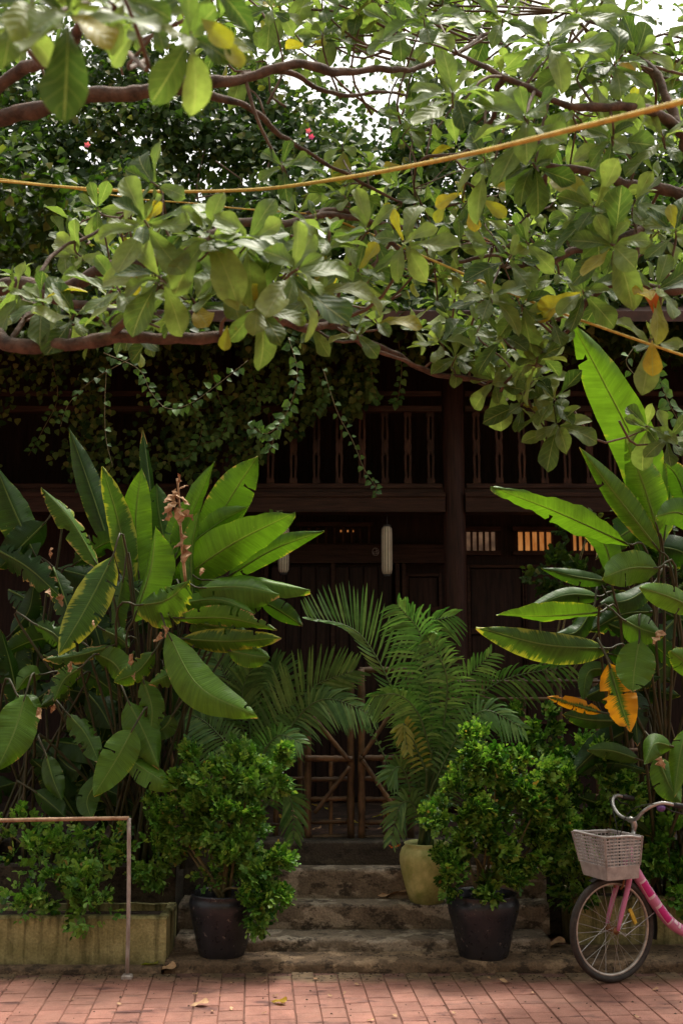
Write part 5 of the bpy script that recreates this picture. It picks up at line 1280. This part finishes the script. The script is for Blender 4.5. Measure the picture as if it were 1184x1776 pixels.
# a few leaves that have turned
yl = [leaf_shape(TREE_PROF, (-1, -0.5, 0, 0.5, 1), 0.2, 0.2, 0.03, 70)]
M['turned'] = leaf_mat('turned_leaf', [(0, (0.40, 0.24, 0.03)), (0.5, (0.40, 0.33, 0.035)), (1, (0.28, 0.31, 0.035))], rib=(0.3, 0.3, 0.1), trans=0.45, vein=42.0)
ymesh = mesh_of('turned_leaf', yl[0][0], yl[0][1], 'turned', True, yl[0][2]); rmesh = mesh_of('red_leaf', yl[0][0], yl[0][1], 'red_leaf', True, yl[0][2])
for sd, u, v, Y, lp, dx, dz in (('L', 235, 465, 3.75, 46, -0.1, -1), ('R', 800, 335, 4.9, 50, -0.8, -0.3), ('R', 835, 345, 4.9, 52, 0.6, -0.5), ('R', 815, 360, 4.9, 46, 0.1, -1), ('R', 850, 325, 4.95, 46, 0.9, 0.1), ('R', 775, 350, 5.0, 40, -0.6, -0.8), ('L', 395, 565, 3.7, 42, -0.2, -1), ('L', 348, 30, 2.4, 80, 0.5, -0.6), ('L', 385, 60, 2.45, 70, 0.5, -0.9), ('R', 1130, 590, 4.4, 62, -0.1, -1), ('R', 700, 290, 5.2, 40, -0.9, 0), ('R', 1065, 100, 4.6, 50, 0.6, -0.7)):
    link('leaf', ymesh, tree[sd], frame(P(u, v, Y), Vector((dx, R(-.3, .1), dz)), Vector((R(-.3, .3), -1, 0.3)), px(lp, Y) * 1.1))
link('leaf', rmesh, tree['R'], frame(P(822, 428, 5.3), Vector((0.6, -0.2, 0.3)), Vector((0, -1, 0.4)), 0.09))
link('leaf', rmesh, tree['R'], frame(P(1133, 545, 4.3), Vector((-0.05, -0.1, 1)), Vector((0, -1, 0.1)), 0.11))

# ------------------------------------------------------------------ creeper covering the roof, hanging vines
HE = [(0, 0.05), (0.14, 0.40), (0.5, 0.40), (1, 0.01)]
cvars = [leaf_shape(HE, (-1, 0, 1), 0.25, random.Random(k).uniform(0.05, 0.4), 0.0, 20 + k) for k in range(5)]
creeper = thing('creeper', Vector((0, 9.5, 4.8)), 'dense small-leaved creeper with pink flowers smothering the roof behind the tree', 'creeper')
mats = []; rn = []; N = 0
rs = random.Random(21)
while N < 84000:
    shade_cover = N > 74000
    x = rs.uniform(-4.8, 5.8); z = 4.42 + 5.0 * rs.random() ** 1.15
    zt = 7.55 + (0.55 if x < -0.6 else 0.0) + 0.6 * noise.noise(Vector((x * 0.8, 3, 0))) + 0.4 * noise.noise(Vector((x * 2.3, 7, 0)))
    zb = 4.62 + 0.28 * noise.noise(Vector((x * 1.1, 1, 4))) + 0.15 * noise.noise(Vector((x * 3.7, 5, 4)))
    zt -= 0.85 * math.exp(-((x - 0.35) / 0.5) ** 2) + 0.4 * math.exp(-((x - 2.9) / 0.6) ** 2)
    if z < zb: continue
    if z > zt and rs.random() > 0.42 * math.exp(-(z - zt) / 0.6): continue
    cl = noise.noise(Vector((x * 2.1, z * 2.1, 0))) + 0.6 * noise.noise(Vector((x * 5.5, z * 5.5, 2)))
    if rs.random() > 0.66 + 0.75 * cl: continue
    y = 8.75 + 0.42 * (z - 4.5) + 0.45 * noise.noise(Vector((x * 1.3, z * 1.6, 9))) + abs(rs.gauss(0, 0.36)) - 0.1
    if shade_cover:      # leaves added above the left planters to shade the clumps there
        x = rs.uniform(-4.8, -1.72); y = rs.uniform(6.3, 8.6)
        z = 4.95 + 0.14 * noise.noise(Vector((x * 1.5, y * 1.5, 3))) + rs.gauss(0, 0.09) + 0.10 * (y - 7)
    d = Vector((rs.uniform(-0.8, 0.8), rs.uniform(-0.6, 0.15), rs.uniform(-1, 0.25))); nn = Vector((rs.uniform(-.6, .6), rs.uniform(-1, 0.1), rs.uniform(0, 1)))
    mats.append([list(r_) for r_ in frame(Vector((x, y, z)), d, nn, rs.uniform(0.05, 0.10))])
    rn.append(min(0.999, max(0, 0.45 + 0.5 * cl + rs.uniform(-0.35, 0.4)))); N += 1
for k in range(8000):
    x = rs.uniform(-4.8, 0.75)
    low = 3.25 + 0.30 * (x + 4.8) / 3.6 + 0.35 * noise.noise(Vector((x * 1.7, 2, 8))) + 0.25 * noise.noise(Vector((x * 5, 2, 8)))
    if x > -0.9: low += (x + 0.9) * 0.62
    z = rs.uniform(low, 4.85)
    cl = noise.noise(Vector((x * 3.4, z * 0.9, 5))) + 0.5 * noise.noise(Vector((x * 9, z * 2.2, 8)))
    if rs.random() > 0.40 + 1.4 * cl: continue
    y = 9.55 + 0.20 * noise.noise(Vector((x * 2, z * 1.2, 1))) + rs.gauss(0, 0.07)
    mats.append([list(r_) for r_ in frame(Vector((x, y, z)), Vector((rs.uniform(-.6, .6), rs.uniform(-.5, .1), rs.uniform(-1, -.1))), Vector((rs.uniform(-.5, .5), -1, rs.uniform(0, .6))), rs.uniform(0.04, 0.075))]); rn.append(rs.uniform(0, 0.4))
f = link('foliage', join_instances('foliage', cvars, mats, rn, 'creeper_leaf'), creeper); f['kind'] = 'stuff'
for k in range(70):
    x = R(-4, 4.8); z0 = R(5.2, 6.9); ln = min(R(0.5, 1.6), z0 - 4.8); y = 8.75 + 0.42 * (z0 - 4.5)
    p = [Vector((x + R(-.25, .25) * q, y + R(-.15, .25), z0 - ln * q / 3)) for q in range(4)]
    G().tube(catmull(p, 10), R(0.004, 0.011), 5).put('stem', 'twig', creeper, smooth=True)
fm = None
for u, v in ((535, 228), (540, 238), (108, 200), (152, 252), (690, 395)):
    g = G(); c = P(u, v, 8.6)
    for k in range(5):
        a = k * 1.256; d = Vector((math.cos(a), -0.4, math.sin(a))); s_ = d.cross(Vector((0, 1, 0))).normalized()
        g.add([c, c + d * 0.016 + s_ * 0.011, c + d * 0.03, c + d * 0.016 - s_ * 0.011], [(0, 1, 2, 3)])
    g.put('flower', 'flower', creeper)

vmesh = [mesh_of('leaf', v, f_, 'vine_leaf', True, u) for v, f_, u in cvars]
def vine(lab, pts, Y, nl, size, seed, r=0.0035, bare=0.0):
    rs = random.Random(seed); sp = catmull([P(u, v, Y) for u, v in pts], 40)
    t = thing('hanging_vine', sp[0], lab, 'vine')
    G().tube(sp, [r * (1 - 0.5 * k / 39) for k in range(40)], 5).put('stem', 'vine_stem', t, smooth=True)
    for k in range(nl):
        q = bare + (1 - bare) * (k + rs.random() * 0.7) / nl * 0.985; j = int(q * 39); p = sp[j]; T = (sp[min(j + 1, 39)] - sp[max(j - 1, 0)]).normalized()
        s_ = T.cross(Vector((0, -1, 0.2))).normalized() * (1 if k % 2 else -1)
        d = (s_ * 0.8 + T * rs.uniform(-0.1, 0.5) + Vector((rs.uniform(-.3, .3), rs.uniform(-.7, .2), rs.uniform(-.7, .0)))).normalized()
        nn = Vector((rs.uniform(-.4, .4), -1, rs.uniform(-.1, .8)))
        link('leaf', vmesh[k % 5], t, frame(p + d * 0.012, d, nn, size * rs.uniform(0.7, 1.2)))
V_ = [
 ('bright green vine curling down to a hooked tip under the bough', [(500, 585), (515, 640), (508, 690), (485, 735), (462, 752), (445, 745), (432, 742)], 7.9, 46, 0.062),
 ('short bright sprig hanging beside the hooked vine', [(490, 720), (482, 740), (472, 770), (466, 782)], 7.95, 10, 0.062),
 ('thin trailing vine ending in front of the balcony beam', [(560, 640), (585, 715), (610, 762), (632, 815), (650, 842), (652, 860)], 8.6, 26, 0.050),
 ('vine looping in a long swag from the left', [(180, 612), (240, 640), (262, 680), (290, 708), (330, 700), (380, 665), (430, 625)], 8.2, 44, 0.062),
 ('thin bare vine with a bent tip left of the swag', [(185, 640), (182, 700), (184, 760), (196, 810)], 8.2, 8, 0.05),
 ('vine hanging in the dark right of the hooked vine', [(540, 600), (552, 650), (560, 690), (548, 715)], 9.4, 26, 0.062),
 ('vine hanging in front of the upper balcony rail left of the column', [(620, 560), (640, 620), (648, 680), (660, 700)], 9.4, 26, 0.06),
 ('vine with a bushy end beside the balcony column', [(690, 585), (696, 640), (690, 690), (684, 700)], 9.4, 22, 0.06),
 ('faint vine drooping behind the swag', [(300, 640), (330, 700), (350, 745), (330, 790), (300, 800)], 9.4, 34, 0.068),
 ('faint vine with round leaves above the tallest left leaf', [(360, 620), (380, 690), (395, 730), (380, 760), (350, 770)], 9.4, 34, 0.068),
 ('long faint vine at the far left in the dark', [(90, 620), (100, 690), (75, 745), (50, 790)], 9.4, 22, 0.06),
 ('thin vine with sparse leaves near the left branch end', [(230, 620), (160, 660), (120, 700), (105, 740)], 8.4, 14, 0.06),
 ('grey-green vine of round leaves hanging at the right edge', [(1120, 610), (1140, 650), (1155, 690), (1175, 730), (1190, 760)], 7.5, 26, 0.075),
 ('bare looping vine by the upright leaf on the right', [(1100, 600), (1085, 630), (1115, 660), (1130, 640)], 7.4, 8, 0.06),
 ('small vine tuft climbing above the left lantern', [(440, 920), (455, 900), (475, 890), (490, 885)], 8.4, 10, 0.05),
 ('faint leafy vine between the two balcony rails', [(420, 600), (440, 650), (445, 700), (430, 715)], 9.4, 28, 0.065),
 ('faint vine beside the hooked vine high under the eave', [(470, 600), (478, 640), (470, 680), (455, 690)], 9.4, 26, 0.065),
]
for i, (lab, pts, Y, n, sz) in enumerate(V_): vine(lab, pts, Y, n, sz, i)

# ------------------------------------------------------------------ ropes across the street
def rope(lab, pts, r):
    sp = catmull([P(*p) for p in pts], 60); g = G()
    g.tube(sp, r, 8); o = g.put('rope', 'rope', smooth=True); tag(o, lab, 'rope')
rope('taut yellow rope stretched across the whole view below the upper bough', [(-150, 300, 6.0), (0, 314, 5.6), (200, 330, 5.0), (420, 330, 4.4), (600, 308, 3.8), (800, 270, 3.2), (1000, 222, 2.75), (1184, 176, 2.45), (1330, 138, 2.3)], 0.0068)
rope('thin yellow cord sagging just under the taut rope at left', [(-150, 292, 5.9), (0, 310, 5.7), (120, 326, 5.5), (240, 345, 5.3), (330, 352, 5.2), (420, 362, 5.2), (560, 372, 5.2)], 0.0035)
rope('thin orange cord slanting down among the leaves at right', [(560, 372, 5.2), (700, 430, 5.3), (840, 490, 5.0), (960, 538, 4.7), (1100, 588, 4.45), (1260, 642, 4.3)], 0.0055)

# ------------------------------------------------------------------ fallen leaves
fl_v, fl_f, fl_u = leaf_shape(TREE_PROF, (-1, -0.5, 0, 0.5, 1), 0.35, -0.15, 0.06, 3)
fm = {k: mesh_of('fallen_leaf', fl_v, fl_f, k, True, fl_u) for k in ('turned', 'dry', 'red_leaf')}
def fallen(u, v, L, ang, mk, lab, z=0.006, grp=None, Y=None):
    if Y is None:
        yc = (888 - v) / FPX; Y = (z - HCAM) / (ST + yc * CT) * (CT - yc * ST)
    p = P(u, v, Y); p.z = z
    d = Vector((math.cos(ang), math.sin(ang), 0.05))
    o = link('fallen_leaf', fm[mk], None, frame(p, d, Vector((R(-.2, .2), R(-.3, .0), 1)), L)); tag(o, lab, 'fallen leaf', grp)
fallen(470, 1737, 0.10, -0.4, 'turned', 'small bright yellow leaf lying on the paving near the front')
fallen(232, 1675, 0.16, -0.25, 'turned', 'long yellow leaf lying at the foot of the rail post', 0.02)
fallen(262, 1684, 0.15, 0.1, 'dry', 'brown curled leaf beside the corner of the mossy planter', 0.012)
fallen(330, 1744, 0.10, 0.2, 'dry', 'dark reddish leaf flat on the paving left of the yellow one')
fallen(888, 1706, 0.09, 2.8, 'dry', 'dry leaf on the paving between the right pot and the wheel')
fallen(905, 1650, 0.14, 1.2, 'dry', 'curled brown leaf upright beside the scratched pot', 0.07, Y=7.45)
fallen(940, 1655, 0.16, 0.3, 'dry', 'long dry leaf on the kerb right of the scratched pot', 0.07, Y=7.5)
fallen(655, 1548, 0.20, 0.1, 'dry', 'dark dry leaf on the step beside the pale pot', 0.315, Y=7.88)
fallen(680, 1495, 0.16, -1.4, 'red_leaf', 'reddish dry leaf hanging over the top step by the pale pot', 0.62, Y=8.02)
for k in range(26):
    x, y = R(-0.75, 0.75), R(8.5, 10.1)
    o = link('fallen_leaf', fm[random.choice(('dry', 'dry', 'turned'))], None, frame(Vector((x, y, 0.658)), Vector((R(-1, 1), R(-1, 1), 0.05)), Vector((R(-.4, .4), R(-.4, .2), 1)), R(0.05, 0.11)))
    tag(o, 'dry leaf scattered on the porch floor behind the gate', 'fallen leaf', 'leaf litter on the porch')
for k in range(22):
    u, v = R(20, 1160), R(1690, 1770)
    yc = (888 - v) / FPX; Y = (0.005 - HCAM) / (ST + yc * CT) * (CT - yc * ST); p = P(u, v, Y); p.z = 0.006
    o = link('fallen_leaf', fm['dry'], None, frame(p, Vector((R(-1, 1), R(-1, 1), 0.03)), Vector((R(-.3, .3), R(-.3, .3), 1)), R(0.02, 0.05)))
    tag(o, 'tiny brown leaf scrap strewn on the red paving', 'fallen leaf', 'leaf scraps on the paving')

# grit, crumbs and shrivelled bits swept against the kerb
rs = random.Random(31); g = G()
for k in range(900):
    x = rs.uniform(-2.4, 2.4); y = KY - 0.01 - abs(rs.gauss(0, 0.11)) if rs.random() < 0.8 else rs.uniform(6.1, 7.1); r = rs.uniform(0.002, 0.008); z = 0.001
    if rs.random() < 0.3 and -1.0 < x < 2.2: y = rs.uniform(7.22, 7.40); z = KZ + 0.002
    q = [Vector((x + r * math.cos(a) * rs.uniform(0.6, 1.5), y + r * math.sin(a) * rs.uniform(0.6, 1.5), z)) for a in (0, 1.6, 3.1, 4.7)] + [Vector((x, y, z + r * rs.uniform(0.4, 1.0)))]
    g.add(q, [(0, 1, 4), (1, 2, 4), (2, 3, 4), (3, 0, 4)])
tag(g.put('grit', 'soil'), 'dark grit and crumbs swept along the kerb', 'debris', kind='stuff')
